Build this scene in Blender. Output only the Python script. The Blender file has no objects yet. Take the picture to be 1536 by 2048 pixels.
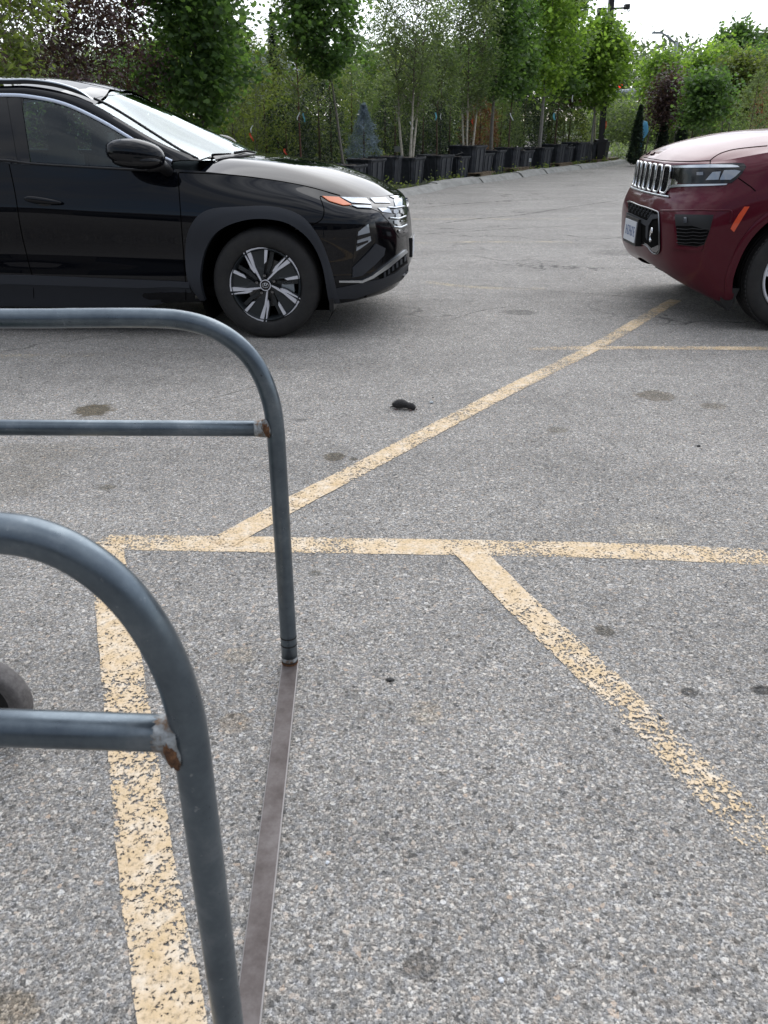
import bpy, bmesh, math, random
import numpy as np
from mathutils import Vector, Matrix
from mathutils.bvhtree import BVHTree
from mathutils.geometry import delaunay_2d_cdt
R = math.radians
scene = bpy.context.scene
col = scene.collection

# ------------------------------------------------------------------ camera
FPX = 1600.0; PITCH = R(26.1); CAMH = 1.38       # photograph is 1536 x 2048 pixels
cd = bpy.data.cameras.new('camera'); cam = bpy.data.objects.new('camera', cd); col.objects.link(cam)
cd.sensor_fit = 'VERTICAL'; cd.sensor_height = 36.0; cd.lens = 36.0*FPX/2048.0
cam.location = (0, 0, CAMH); cam.rotation_euler = (R(90)-PITCH, 0, 0)
cd.clip_start = 0.05; cd.clip_end = 3000
cd.dof.use_dof = True; cd.dof.focus_distance = 4.5; cd.dof.aperture_fstop = 11.0
scene.camera = cam
scene.render.resolution_x = 768; scene.render.resolution_y = 1024
vs = scene.view_settings
scene.display_settings.display_device = 'sRGB'
vs.view_transform = 'Standard'; vs.look = 'None'; vs.gamma = 1; vs.use_curve_mapping = False; vs.exposure = 0.15

# ------------------------------------------------------------------ sky and sun
SUN_EL = R(42); SUN_AZ = R(14)                    # azimuth from +Y (ahead) towards +X
w = bpy.data.worlds.new('World'); scene.world = w; w.use_nodes = True
nt = w.node_tree; nt.nodes.clear()
out = nt.nodes.new('ShaderNodeOutputWorld'); bg = nt.nodes.new('ShaderNodeBackground')
sky = nt.nodes.new('ShaderNodeTexSky'); sky.sky_type = 'NISHITA'; sky.sun_disc = False
sky.sun_elevation = SUN_EL; sky.sun_rotation = SUN_AZ; sky.dust_density = .8; sky.ozone_density = 2.5; sky.air_density = 1.0
tc = nt.nodes.new('ShaderNodeTexCoord'); mp = nt.nodes.new('ShaderNodeMapping')
mp.inputs['Scale'].default_value = (1.0, 1.6, 3.2)
n1 = nt.nodes.new('ShaderNodeTexNoise'); n1.inputs['Scale'].default_value = 2.3; n1.inputs['Detail'].default_value = 6; n1.inputs['Roughness'].default_value = .55
rp = nt.nodes.new('ShaderNodeValToRGB'); rp.color_ramp.elements[0].position = .33; rp.color_ramp.elements[1].position = .62
rp.color_ramp.elements[0].color = (.10, .10, .10, 1); rp.color_ramp.elements[1].color = (.85, .85, .85, 1)
mx = nt.nodes.new('ShaderNodeMixRGB')
L = nt.links.new
# thin cloud is lit from behind: brighter towards the sun, duller away from it
dt = nt.nodes.new('ShaderNodeVectorMath'); dt.operation = 'DOT_PRODUCT'; dt.inputs[1].default_value = (math.sin(SUN_AZ)*math.cos(SUN_EL), math.cos(SUN_AZ)*math.cos(SUN_EL), math.sin(SUN_EL))
mr = nt.nodes.new('ShaderNodeMapRange'); mr.interpolation_type = 'SMOOTHSTEP'
for i_, q_ in ((1, -.6), (2, 1.0), (3, 3.6), (4, 20.0)): mr.inputs[i_].default_value = q_
cc0 = nt.nodes.new('ShaderNodeVectorMath'); cc0.operation = 'SCALE'; cc0.inputs[0].default_value = (.975, 1.0, 1.045)
nrm = nt.nodes.new('ShaderNodeVectorMath'); nrm.operation = 'NORMALIZE'
L(tc.outputs['Generated'], nrm.inputs[0]); L(nrm.outputs[0], dt.inputs[0]); L(dt.outputs['Value'], mr.inputs[0]); L(mr.outputs[0], cc0.inputs['Scale']); L(cc0.outputs[0], mx.inputs[2])
L(tc.outputs['Generated'], mp.inputs[0]); L(mp.outputs[0], n1.inputs['Vector']); L(n1.outputs['Fac'], rp.inputs[0])
L(rp.outputs[0], mx.inputs[0]); L(sky.outputs[0], mx.inputs[1]); L(mx.outputs[0], bg.inputs[0])
bg.inputs[1].default_value = 0.12
L(bg.outputs[0], out.inputs[0])
sl = bpy.data.lights.new('sun', 'SUN'); sl.energy = 1.5; sl.angle = R(60); sl.color = (1, .985, .96)
sun = bpy.data.objects.new('sun', sl); col.objects.link(sun)
sd = Vector((math.sin(SUN_AZ)*math.cos(SUN_EL), math.cos(SUN_AZ)*math.cos(SUN_EL), math.sin(SUN_EL)))
sun.rotation_euler = (-sd).to_track_quat('-Z', 'Y').to_euler()

# ------------------------------------------------------------------ helpers
def ray(u, v):
    a = (u-768)/FPX; b = (1024-v)/FPX
    return Vector((a, math.cos(PITCH)+b*math.sin(PITCH), -math.sin(PITCH)+b*math.cos(PITCH)))
CAM = Vector((0, 0, CAMH))
def ground(u, v, z=0.0):
    d = ray(u, v); return CAM + d*((z-CAMH)/d.z)
def atY(u, v, Y):
    d = ray(u, v); return CAM + d*(Y/d.y)
def vcol(u, x, y):                                # ground column at pixel column u
    pass

MATS = {}
def mat(name, base=(.5,.5,.5), rough=.5, metal=0., coat=0., spec=.5, **k):
    m = bpy.data.materials.new(name); m.use_nodes = True; MATS[name] = m
    b = m.node_tree.nodes['Principled BSDF']
    b.inputs['Base Color'].default_value = (*base, 1); b.inputs['Roughness'].default_value = rough
    b.inputs['Metallic'].default_value = metal; b.inputs['Coat Weight'].default_value = coat
    b.inputs['Coat Roughness'].default_value = k.get('coat_rough', .02)
    b.inputs['Specular IOR Level'].default_value = spec
    return m
def N(m, t, **k):
    n = m.node_tree.nodes.new(t)
    for a, v in k.items():
        if a.startswith('i_'): n.inputs[a[2:].replace('_', ' ')].default_value = v
        else: setattr(n, a, v)
    return n
def noise(m, scale, detail=4, rough=.55, vec=None, dist=0):
    n = N(m, 'ShaderNodeTexNoise'); n.inputs['Scale'].default_value = scale; n.inputs['Detail'].default_value = detail
    n.inputs['Roughness'].default_value = rough; n.inputs['Distortion'].default_value = dist
    if vec: m.node_tree.links.new(vec, n.inputs['Vector'])
    return n.outputs['Fac']
def ramp(m, src, stops):
    n = N(m, 'ShaderNodeValToRGB'); cr = n.color_ramp
    while len(cr.elements) < len(stops): cr.elements.new(.5)
    for e, (p, c) in zip(cr.elements, stops):
        e.position = p; e.color = (*c, 1) if not isinstance(c, (int, float)) else (c, c, c, 1)
    m.node_tree.links.new(src, n.inputs[0]); return n.outputs[0]
def mixc(m, f, a, b, mode='MIX'):
    n = N(m, 'ShaderNodeMixRGB', blend_type=mode)
    for i, s in enumerate((f, a, b)):
        if hasattr(s, 'links') or hasattr(s, 'is_output'): m.node_tree.links.new(s, n.inputs[i])
        elif isinstance(s, (int, float)): n.inputs[i].default_value = s if i == 0 else (s, s, s, 1)
        else: n.inputs[i].default_value = (*s, 1)
    return n.outputs[0]
def math_(m, op, a, b=0.0, c=None):
    n = N(m, 'ShaderNodeMath', operation=op)
    for i, s in enumerate((a, b, c)):
        if s is None: continue
        if isinstance(s, (int, float)): n.inputs[i].default_value = s
        else: m.node_tree.links.new(s, n.inputs[i])
    return n.outputs[0]
def bump(m, h, strength=.3, dist=.01):
    n = N(m, 'ShaderNodeBump'); n.inputs['Strength'].default_value = strength; n.inputs['Distance'].default_value = dist
    m.node_tree.links.new(h, n.inputs['Height']); m.node_tree.links.new(n.outputs[0], m.node_tree.nodes['Principled BSDF'].inputs['Normal'])
def tobase(m, c): m.node_tree.links.new(c, m.node_tree.nodes['Principled BSDF'].inputs['Base Color'])
def torough(m, c): m.node_tree.links.new(c, m.node_tree.nodes['Principled BSDF'].inputs['Roughness'])
def pos(m): return N(m, 'ShaderNodeNewGeometry').outputs['Position']
def objc(m): return N(m, 'ShaderNodeTexCoord').outputs['Object']

def tag(o, label=None, cat=None, group=None, kind=None):
    if label: o['label'] = label
    if cat: o['category'] = cat
    if group: o['group'] = group
    if kind: o['kind'] = kind
    return o
def empty(name, loc=(0,0,0), rz=0.0):
    o = bpy.data.objects.new(name, None); col.objects.link(o); o.location = loc; o.rotation_euler = (0, 0, rz)
    o.empty_display_size = .1; return o
def mk(name, verts, faces, m, parent=None, smooth=True, normals=None, autosm=None, mats=None, midx=None):
    me = bpy.data.meshes.new(name)
    if isinstance(verts, np.ndarray): verts = verts.tolist()
    me.from_pydata([tuple(v) for v in verts], [], [tuple(int(i) for i in f) for f in faces]); me.update()
    for q in (mats or [m]): me.materials.append(q if not isinstance(q, str) else MATS[q])
    if midx is not None: me.polygons.foreach_set('material_index', midx)
    me.polygons.foreach_set('use_smooth', [bool(smooth)]*len(me.polygons))
    if autosm: me.set_sharp_from_angle(angle=R(autosm))
    if normals is not None: me.normals_split_custom_set_from_vertices([tuple(n) for n in normals])
    o = bpy.data.objects.new(name, me); col.objects.link(o)
    if parent: o.parent = parent
    return o
class MB:
    """collects simple solids, then links them as one mesh"""
    def __init__(s): s.v = []; s.f = []
    def add(s, v, f):
        n = len(s.v); s.v += [tuple(p) for p in v]; s.f += [tuple(n+i for i in q) for q in f]; return s
    def box(s, c, d, M=None, taper=1.0):
        c = Vector(c); hx, hy, hz = d[0]/2, d[1]/2, d[2]/2; v = []
        for z in (-hz, hz):
            k = taper if z < 0 else 1.0
            for x, y in ((-hx,-hy),(hx,-hy),(hx,hy),(-hx,hy)):
                p = Vector((x*k, y*k, z)); p = (M @ p) if M else p; v.append(c+p)
        return s.add(v, [(0,3,2,1),(4,5,6,7),(0,1,5,4),(1,2,6,5),(2,3,7,6),(3,0,4,7)])
    def tube(s, pts, r, n=10, closed=False, cap=True):
        pts = [Vector(p) for p in pts]; m = len(pts); rs = r if hasattr(r, '__len__') else [r]*m
        prev = None; rings = []
        for i, p in enumerate(pts):
            a = pts[i-1] if (i > 0 or closed) else p; b = pts[(i+1) % m] if (i < m-1 or closed) else p
            t = (b-a).normalized()
            if prev is None:
                x = t.orthogonal().normalized()
            else:
                x = (prev - t*prev.dot(t)); x = x.normalized() if x.length > 1e-6 else t.orthogonal().normalized()
            prev = x; y = t.cross(x)
            rings.append([p + (x*math.cos(2*math.pi*k/n)+y*math.sin(2*math.pi*k/n))*rs[i] for k in range(n)])
        v = [q for g in rings for q in g]; f = []
        for i in range(m if closed else m-1):
            j = (i+1) % m
            for k in range(n): f.append((i*n+k, i*n+(k+1)%n, j*n+(k+1)%n, j*n+k))
        if cap and not closed:
            f.append(tuple(range(n))[::-1]); f.append(tuple((m-1)*n+k for k in range(n)))
        return s.add(v, f)
    def lathe(s, prof, n=32, M=None, closed=False):
        """prof: (radius, axial) revolved about local Y"""
        v = []; m = len(prof)
        for r, a in prof:
            for k in range(n):
                p = Vector((r*math.cos(2*math.pi*k/n), a, r*math.sin(2*math.pi*k/n))); v.append((M @ p) if M else p)
        f = []
        for i in range(m if closed else m-1):
            j = (i+1) % m
            for k in range(n): f.append((i*n+k, i*n+(k+1)%n, j*n+(k+1)%n, j*n+k))
        return s.add(v, f)
    def prism(s, poly, y0, y1, M=None):
        """poly in (x,z), extruded along y"""
        n = len(poly); v = [Vector((x, y0, z)) for x, z in poly]+[Vector((x, y1, z)) for x, z in poly]
        if M: v = [M @ p for p in v]
        return s.add(v, [tuple(range(n)), tuple(range(2*n-1, n-1, -1))]+[(i, i+n, (i+1)%n+n, (i+1)%n) for i in range(n)])
    def build(s, name, m, parent=None, smooth=False, autosm=None, fixn=True):
        o = mk(name, s.v, s.f, m, parent, smooth or bool(autosm), autosm=None)
        if fixn:
            bm = bmesh.new(); bm.from_mesh(o.data); bmesh.ops.recalc_face_normals(bm, faces=bm.faces); bm.to_mesh(o.data); bm.free()
        if autosm: o.data.set_sharp_from_angle(angle=R(autosm))
        return o
def cr(P, n):
    """Catmull-Rom through control points along axis 0, n steps per span"""
    P = np.asarray(P, float); Q = np.concatenate([[2*P[0]-P[1]], P, [2*P[-1]-P[-2]]]); o = []
    for i in range(1, len(Q)-2):
        a, b, c, d = Q[i-1], Q[i], Q[i+1], Q[i+2]
        for k in range(n):
            t = k/n; o.append(.5*((2*b)+(-a+c)*t+(2*a-5*b+4*c-d)*t*t+(-a+3*b-3*c+d)*t**3))
    o.append(Q[-2]); return np.array(o)
def resamp(P, n):
    P = np.asarray(P, float); d = np.r_[0, np.cumsum(np.linalg.norm(np.diff(P, axis=0), axis=1))]
    t = np.linspace(0, d[-1], n); return np.stack([np.interp(t, d, P[:, i]) for i in range(P.shape[1])], 1)
def coons(c0, c1, d0, d1, nu, nv):
    """c0,c1: curves in u at v=0,1; d0,d1: curves in v at u=0,1"""
    c0, c1 = resamp(c0, nu), resamp(c1, nu); d0, d1 = resamp(d0, nv), resamp(d1, nv)
    u = np.linspace(0, 1, nu)[:, None, None]; v = np.linspace(0, 1, nv)[None, :, None]
    S = (1-v)*c0[:, None]+v*c1[:, None]+(1-u)*d0[None]+u*d1[None]
    S -= (1-u)*(1-v)*c0[0]+u*(1-v)*c0[-1]+(1-u)*v*c1[0]+u*v*c1[-1]
    return S
def gridfaces(nu, nv):
    return [(i*nv+j, (i+1)*nv+j, (i+1)*nv+j+1, i*nv+j+1) for i in range(nu-1) for j in range(nv-1)]
def gridnormals(S):
    du = np.gradient(S, axis=0); dv = np.gradient(S, axis=1); n = np.cross(du, dv)
    return n/np.maximum(np.linalg.norm(n, axis=-1, keepdims=True), 1e-9)
# ------------------------------------------------------------------ materials
def make_materials():
    # worn asphalt with exposed stones
    m = mat('asphalt', rough=.9, spec=.35); P = pos(m); nt = m.node_tree
    def vor(scale, feat='F1'):
        n = N(m, 'ShaderNodeTexVoronoi', feature=feat); n.inputs['Scale'].default_value = scale
        nt.links.new(P, n.inputs['Vector']); return n
    va = vor(225); vb = vor(105); vc = vor(400)
    ca = ramp(m, N2(m, va.outputs['Color']), [(0,(.095,.095,.094)),(.28,(.165,.164,.162)),(.55,(.26,.258,.254)),(.8,(.39,.386,.38)),(1,(.68,.67,.655))])
    cb = ramp(m, N2(m, vb.outputs['Color']), [(0,(.13,.13,.132)),(.4,(.23,.23,.231)),(.8,(.30,.298,.296)),(.94,(.36,.33,.31)),(1,(.6,.59,.58))])
    cc = ramp(m, N2(m, vc.outputs['Color']), [(0,.1),(.5,.24),(1,.5)])
    c = mixc(m, .22, ca, cb); c = mixc(m, .18, c, cc)
    vd = vor(112); sr = N2(m, vd.outputs['Color']); c = mixc(m, ramp(m, sr, [(.962,0),(.966,.75)]), c, ramp(m, sr, [(.966,(.55,.53,.51)),(.984,(.42,.33,.26)),(.988,(.66,.65,.63))])); c = mixc(m, ramp(m, sr, [(.03,.75),(.04,0)]), c, (.07,.07,.07))
    # colour hints of brown and blue stones
    tint = ramp(m, noise(m, 60, 2, .5, P), [(.35,(.95,.98,1.04)),(.5,(1,1,1)),(.68,(1.06,1.0,.95))])
    c = mixc(m, 1.0, c, tint, 'MULTIPLY')
    big = ramp(m, noise(m, .9, 5, .6, P), [(.3,.86),(.5,1.0),(.72,1.1)]); c = mixc(m, 1., c, big, 'MULTIPLY')
    mpv = N(m, 'ShaderNodeMapping'); mpv.inputs['Scale'].default_value = (.18, 1.0, 1.0); nt.links.new(P, mpv.inputs[0]); lane = ramp(m, noise(m, 1.7, 4, .55, mpv.outputs[0]), [(.35,.9),(.52,1.0),(.68,1.08)]); c = mixc(m, 1., c, lane, 'MULTIPLY')
    mid = ramp(m, noise(m, 9, 4, .6, P), [(.3,.88),(.7,1.1)]); c = mixc(m, 1., c, mid, 'MULTIPLY')
    c = mixc(m, 1., c, (1.10,1.055,.985), 'MULTIPLY')
    # dark pits between stones
    pit = ramp(m, noise(m, 190, 3, .7, P), [(.37,.34),(.47,1.0)]); c = mixc(m, 1., c, pit, 'MULTIPLY')
    # oil and dirt spots at their places on the lot
    sep = N(m, 'ShaderNodeSeparateXYZ'); nt.links.new(P, sep.inputs[0])
    warp = noise(m, 17, 6, .7, P)
    def spot(x, y, rx, ry, k, color):
        nonlocal c
        dx = math_(m, 'DIVIDE', math_(m, 'SUBTRACT', sep.outputs[0], x), rx); dy = math_(m, 'DIVIDE', math_(m, 'SUBTRACT', sep.outputs[1], y), ry)
        d = math_(m, 'SQRT', math_(m, 'ADD', math_(m, 'MULTIPLY', dx, dx), math_(m, 'MULTIPLY', dy, dy)))
        d = math_(m, 'ADD', d, math_(m, 'MULTIPLY', math_(m, 'SUBTRACT', warp, .5), 1.6))
        mr = N(m, 'ShaderNodeMapRange', interpolation_type='SMOOTHSTEP'); nt.links.new(d, mr.inputs[0])
        for i, q in ((1, .8), (2, 1.2), (3, min(1, k*1.25)), (4, 0)): mr.inputs[i].default_value = q
        c = mixc(m, mr.outputs[0], c, mixc(m, 1., c, color, 'MULTIPLY'))
    for u, v, rx, ry, k, cl in ((187,820,.10,.10,.85,(.42,.38,.3)),(668,914,.05,.05,.8,(.45,.42,.36)),(706,918,.022,.02,.7,(.45,.42,.36)),
        (1310,792,.10,.10,.6,(.55,.5,.42)),(1425,812,.07,.05,.5,(.55,.5,.42)),(840,1935,.034,.028,.7,(.5,.49,.48)),(1210,1262,.03,.03,.7,(.4,.38,.34)),
        (1380,1385,.022,.02,.8,(.4,.4,.4)),(1525,1380,.03,.02,.8,(.3,.3,.3)),(215,975,.035,.03,.6,(.5,.48,.42)),(20,960,.22,.2,.35,(.65,.62,.56)),
        (1040,625,.13,.1,.6,(.5,.5,.5)),(1240,505,.35,.25,.5,(.6,.6,.6)),(780,1360,.012,.01,.9,(.15,.15,.15)),(1115,860,.05,.04,.5,(.55,.52,.45)),
        (630,1147,.025,.018,.6,(.45,.45,.42)),(20,2020,.05,.04,.5,(.75,.62,.45)),(480,1310,.05,.04,.22,(1,.85,.6)),(470,1445,.04,.04,.3,(.9,.72,.5)),
        (850,1425,.04,.05,.28,(1,.86,.65)),(1290,1060,.12,.07,.35,(1.4,1.35,1.25)),(1075,1560,.07,.42,.30,(1.25,1.25,1.25)),(870,740,.5,.12,.25,(1.15,1.15,1.15)),(60,905,.3,.12,.35,(.75,.72,.66)),(600,840,.04,.02,.5,(.4,.4,.4))):
        g = ground(u, v); spot(g.x, g.y, rx, ry, k, cl)
    # thin cracks
    dv = N(m, 'ShaderNodeTexVoronoi', feature='DISTANCE_TO_EDGE'); dv.inputs['Scale'].default_value = .42
    wv = N(m, 'ShaderNodeVectorMath', operation='ADD'); nz = N(m, 'ShaderNodeTexNoise'); nz.inputs['Scale'].default_value = 2.2; nz.inputs['Detail'].default_value = 6
    nt.links.new(P, nz.inputs['Vector']); nt.links.new(P, wv.inputs[0]); nt.links.new(nz.outputs['Color'], wv.inputs[1]); nt.links.new(wv.outputs[0], dv.inputs['Vector'])
    cr_ = ramp(m, dv.outputs['Distance'], [(0,1),(.0035,.8),(.006,0)])
    far = N(m, 'ShaderNodeMapRange'); nt.links.new(sep.outputs[1], far.inputs[0])
    for i, q in ((1, 3.2), (2, 6), (3, 0), (4, .8)): far.inputs[i].default_value = q
    gate = ramp(m, noise(m, .5, 2, .5, P), [(.45,0),(.58,1)])
    c = mixc(m, math_(m, 'MULTIPLY', math_(m, 'MULTIPLY', cr_, far.outputs[0]), gate), c, (.035,.034,.032))
    tobase(m, c)
    h = math_(m, 'ADD', math_(m, 'MULTIPLY', va.outputs['Distance'], -1.0), math_(m, 'MULTIPLY', noise(m, 190, 3, .7, P), 1.6)); bump(m, h, .55, .004)
    # flaking yellow paint: alpha mask by wear
    for nm, cov, hue in (('line_paint', .495, 0), ('line_paint_worn', .51, 0), ('line_paint_faded', .555, 1)):
        m = mat(nm, rough=.75, spec=.3); P = pos(m); nt = m.node_tree
        n_ = noise(m, 58, 6, .7, P, .5); big = noise(m, 3.1, 3, .6, P); fine = noise(m, 125, 3, .6, P)
        val = math_(m, 'ADD', math_(m, 'ADD', math_(m, 'MULTIPLY', n_, .5), math_(m, 'MULTIPLY', big, .3)), math_(m, 'MULTIPLY', fine, .45))
        a = ramp(m, val, [(cov+.075, 0), (cov+.095, 1)])
        # wear towards the end of the line is driven by an attribute
        at = N(m, 'ShaderNodeAttribute', attribute_name='wear'); a = ramp(m, math_(m, 'SUBTRACT', val, at.outputs['Fac']), [(cov+.075, 0), (cov+.1, 1)])
        nt.links.new(a, nt.nodes['Principled BSDF'].inputs['Alpha'])
        top = (.63,.49,.325) if not hue else (.48,.42,.30)
        cc = ramp(m, noise(m, 18, 5, .7, P), [(.3,(.57,.42,.24)),(.5,top),(.68,(.69,.60,.48))])
        st = ramp(m, fine, [(.3,.6),(.5,1),(.75,1.12)]); tobase(m, mixc(m, 1., cc, st, 'MULTIPLY')); bump(m, val, .4, .004)
    m = mat('crack_dark', (.03,.029,.027), .95, spec=.1); P = pos(m); a = ramp(m, noise(m, 9, 5, .7, P), [(.44,0),(.56,.6)]); m.node_tree.links.new(a, m.node_tree.nodes['Principled BSDF'].inputs['Alpha'])
    # steel
    m = mat('galvanised', (.15,.2,.235), .36, .8); P = objc(m)
    tobase(m, ramp(m, noise(m, 11, 6, .7, P), [(.3,(.085,.105,.125)),(.55,(.13,.157,.18)),(.8,(.22,.245,.265))]))
    base_ = m.node_tree.nodes['Principled BSDF'].inputs['Base Color'].links[0].from_socket; st_ = N(m, 'ShaderNodeMapping'); st_.inputs['Scale'].default_value = (1.0, 2.6, 1.7); m.node_tree.links.new(P, st_.inputs[0]); sc_ = noise(m, 42, 5, .75, st_.outputs[0]); d1 = mixc(m, ramp(m, sc_, [(.665,0),(.70,.8)]), base_, (.02,.02,.022)); tobase(m, mixc(m, ramp(m, noise(m, 75, 4, .7, P), [(.66,0),(.72,.5)]), d1, (.4,.42,.43))); torough(m, ramp(m, noise(m, 40, 4, .7, P), [(.3,.26),(.7,.42)])); bump(m, noise(m, 260, 3, .6, P), .06, .001)
    m = mat('zinc_patch', (.5,.52,.52), .6, .3); P = objc(m); tobase(m, ramp(m, noise(m, 60, 5, .7, P), [(.40,(.16,.10,.06)),(.5,(.24,.25,.25)),(.66,(.42,.44,.45))]))
    m = mat('rust', (.10,.04,.02), .9); P = objc(m); tobase(m, ramp(m, noise(m, 130, 5, .7, P), [(.3,(.03,.014,.01)),(.5,(.11,.05,.022)),(.75,(.26,.13,.06))])); bump(m, noise(m, 150, 4, .7, P), .6, .003)
    m = mat('scuffed_steel', (.2,.17,.165), .55, .25); P = pos(m)
    tobase(m, ramp(m, noise(m, 16, 6, .72, P), [(.3,(.05,.036,.032)),(.5,(.095,.078,.073)),(.72,(.15,.132,.127))])); bump(m, noise(m, 220, 3, .6, P), .15, .001)
    m = mat('scuffed_edge', (.30,.28,.27), .5, .3)
    m = mat('black_scuff', (.015,.015,.016), .7)
    # cars
    m = mat('black_paint', (.002,.0026,.0045), .5, 0, .70, spec=.0, coat_rough=.012)
    m = mat('red_paint', (.10,.008,.014), .42, .3, .45, spec=.1, coat_rough=.015)
    P = objc(m); tobase(m, ramp(m, noise(m, 900, 1, .5, P), [(.4,(.060,.004,.011)),(.6,(.095,.008,.018))]))
    m = mat('clad_plastic', (.017,.02,.027), .62); bump(m, noise(m, 500, 2, .5, objc(m)), .1, .001)
    mat('black_plastic', (.005,.005,.006), .45); mat('gloss_black', (.003,.003,.004), .1, 0, .0)
    mat('seam_black', (.001,.001,.001), .9, spec=.05); mat('deep_black', (.003,.003,.003), .95, spec=.1)
    mat('chrome', (.75,.76,.78), .09, 1.0); mat('satin_chrome', (.5,.53,.56), .28, 1.0); mat('window_chrome', (.75,.82,.95), .4, .25)
    mat('dark_chrome', (.2,.2,.21), .15, 1.0)
    m = mat('tyre_rubber', (.013,.013,.014), .72); P = objc(m); tobase(m, ramp(m, noise(m, 12, 5, .7, P), [(.3,(.010,.010,.011)),(.75,(.026,.024,.022))]))
    mat('machined_alloy', (.66,.66,.70), .4, .1); mat('dark_alloy', (.025,.03,.034), .38, .4, .3); mat('brake_steel', (.2,.2,.2), .45, .8)
    mat('caliper', (.35,.38,.4), .5, .3)
    mat('lens_clear', (.28,.31,.35), .06, .35, 1.0); mat('lamp_silver', (.18,.21,.25), .15, .8, 1.0)
    mat('amber', (.62,.12,.008), .3, 0, .25); mat('orange_red', (.62,.07,.02), .25, 0, .8)
    mat('interior_fabric', (.02,.02,.022), .85); mat('plate_white', (.55,.57,.6), .4); mat('plate_blue', (.05,.1,.25), .4); mat('dull_red', (.28,.04,.03), .5)
    m = bpy.data.materials.new('window_glass'); m.use_nodes = True; MATS['window_glass'] = m; t = m.node_tree; t.nodes.clear()
    o = t.nodes.new('ShaderNodeOutputMaterial'); tr = t.nodes.new('ShaderNodeBsdfTransparent'); tr.inputs[0].default_value = (.52,.64,.66,1)
    gl = t.nodes.new('ShaderNodeBsdfGlossy'); gl.inputs['Roughness'].default_value = .01; gl.inputs[0].default_value = (.90,.975,1,1)
    fr = t.nodes.new('ShaderNodeFresnel'); fr.inputs[0].default_value = 1.62; mi = t.nodes.new('ShaderNodeMixShader')
    t.links.new(fr.outputs[0], mi.inputs[0]); t.links.new(tr.outputs[0], mi.inputs[1]); t.links.new(gl.outputs[0], mi.inputs[2]); t.links.new(mi.outputs[0], o.inputs[0])
    # planting
    m = mat('concrete', (.3,.29,.27), .85); P = pos(m)
    c = ramp(m, noise(m, 4, 6, .7, P), [(.3,(.20,.195,.18)),(.55,(.31,.305,.285)),(.8,(.40,.39,.37))]); c = mixc(m, 1., c, ramp(m, noise(m, 60, 3, .6, P), [(.35,.75),(.6,1.08)]), 'MULTIPLY'); tobase(m, c); bump(m, noise(m, 40, 5, .7, P), .4, .01)
    m = mat('tub_plastic', (.014,.015,.018), .55); P = objc(m); c = ramp(m, noise(m, 9, 5, .7, P), [(.35,(.014,.016,.021)),(.6,(.032,.035,.044)),(.8,(.075,.076,.082))]); tobase(m, c)
    m = mat('potting_soil', (.035,.022,.014), .95); P = pos(m); tobase(m, ramp(m, noise(m, 30, 5, .7, P), [(.35,(.014,.010,.007)),(.6,(.05,.034,.022)),(.8,(.13,.10,.07))])); bump(m, noise(m, 40, 5, .7, P), .8, .03)
    m = mat('verge_soil', (.05,.045,.03), .95); P = pos(m); tobase(m, ramp(m, noise(m, 3, 8, .75, P), [(.35,(.02,.017,.012)),(.52,(.045,.055,.02)),(.7,(.04,.075,.018))])); bump(m, noise(m, 14, 5, .7, P), .8, .05)
    m = mat('lawn', (.06,.13,.02), .9); P = pos(m); tobase(m, ramp(m, noise(m, .8, 8, .75, P), [(.35,(.035,.07,.015)),(.6,(.065,.125,.025))]))
    m = mat('pallet_wood', (.25,.18,.11), .85); P = objc(m); tobase(m, ramp(m, noise(m, 25, 5, .7, P), [(.3,(.13,.095,.06)),(.6,(.28,.21,.14)),(.8,(.38,.31,.22))]))
    for nm, a, b, k in (('bark_grey', (.10,.09,.075), (.19,.175,.15), 1), ('bark_brown', (.055,.036,.025), (.12,.08,.05), 1), ('bark_birch', (.33,.29,.22), (.60,.56,.48), 1),
                     ('bark_red', (.10,.045,.03), (.17,.08,.055), 1), ('bark_pale', (.17,.16,.145), (.28,.265,.24), 1)):
        m = mat(nm, a, .9); P = objc(m); c = ramp(m, noise(m, 18, 6, .7, P), [(.35,a),(.65,b)])
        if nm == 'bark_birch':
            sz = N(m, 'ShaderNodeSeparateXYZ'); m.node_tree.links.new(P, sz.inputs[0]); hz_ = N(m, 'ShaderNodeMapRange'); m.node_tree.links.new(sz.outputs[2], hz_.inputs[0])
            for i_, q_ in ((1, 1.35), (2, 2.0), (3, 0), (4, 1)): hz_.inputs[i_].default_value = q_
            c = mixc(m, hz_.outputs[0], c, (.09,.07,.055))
        if nm == 'bark_birch': c = mixc(m, ramp(m, noise(m, 30, 3, .6, P), [(.60,0),(.68,.85)]), c, (.05,.04,.035))
        tobase(m, c)
    def leafmat(nm, a, b, c3, tr=.55, rough=.45):
        m = bpy.data.materials.new(nm); m.use_nodes = True; MATS[nm] = m; t = m.node_tree; bs = t.nodes['Principled BSDF']
        at = t.nodes.new('ShaderNodeAttribute'); at.attribute_name = 'tone'
        cc = ramp(m, at.outputs['Fac'], [(0, a), (.55, b), (1, c3)]); t.links.new(cc, bs.inputs['Base Color']); bs.inputs['Roughness'].default_value = rough; bs.inputs['Specular IOR Level'].default_value = .35
        tl = t.nodes.new('ShaderNodeBsdfTranslucent'); c2 = mixc(m, 1., cc, (1.5,1.7,.7), 'MULTIPLY'); t.links.new(c2, tl.inputs[0])
        mi = t.nodes.new('ShaderNodeMixShader'); mi.inputs[0].default_value = tr; t.links.new(bs.outputs[0], mi.inputs[1]); t.links.new(tl.outputs[0], mi.inputs[2])
        t.links.new(mi.outputs[0], t.nodes['Material Output'].inputs[0])
    leafmat('leaf_maple', (0.058,0.104,0.047), (0.107,0.173,0.068), (0.182,0.269,0.103))
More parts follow.
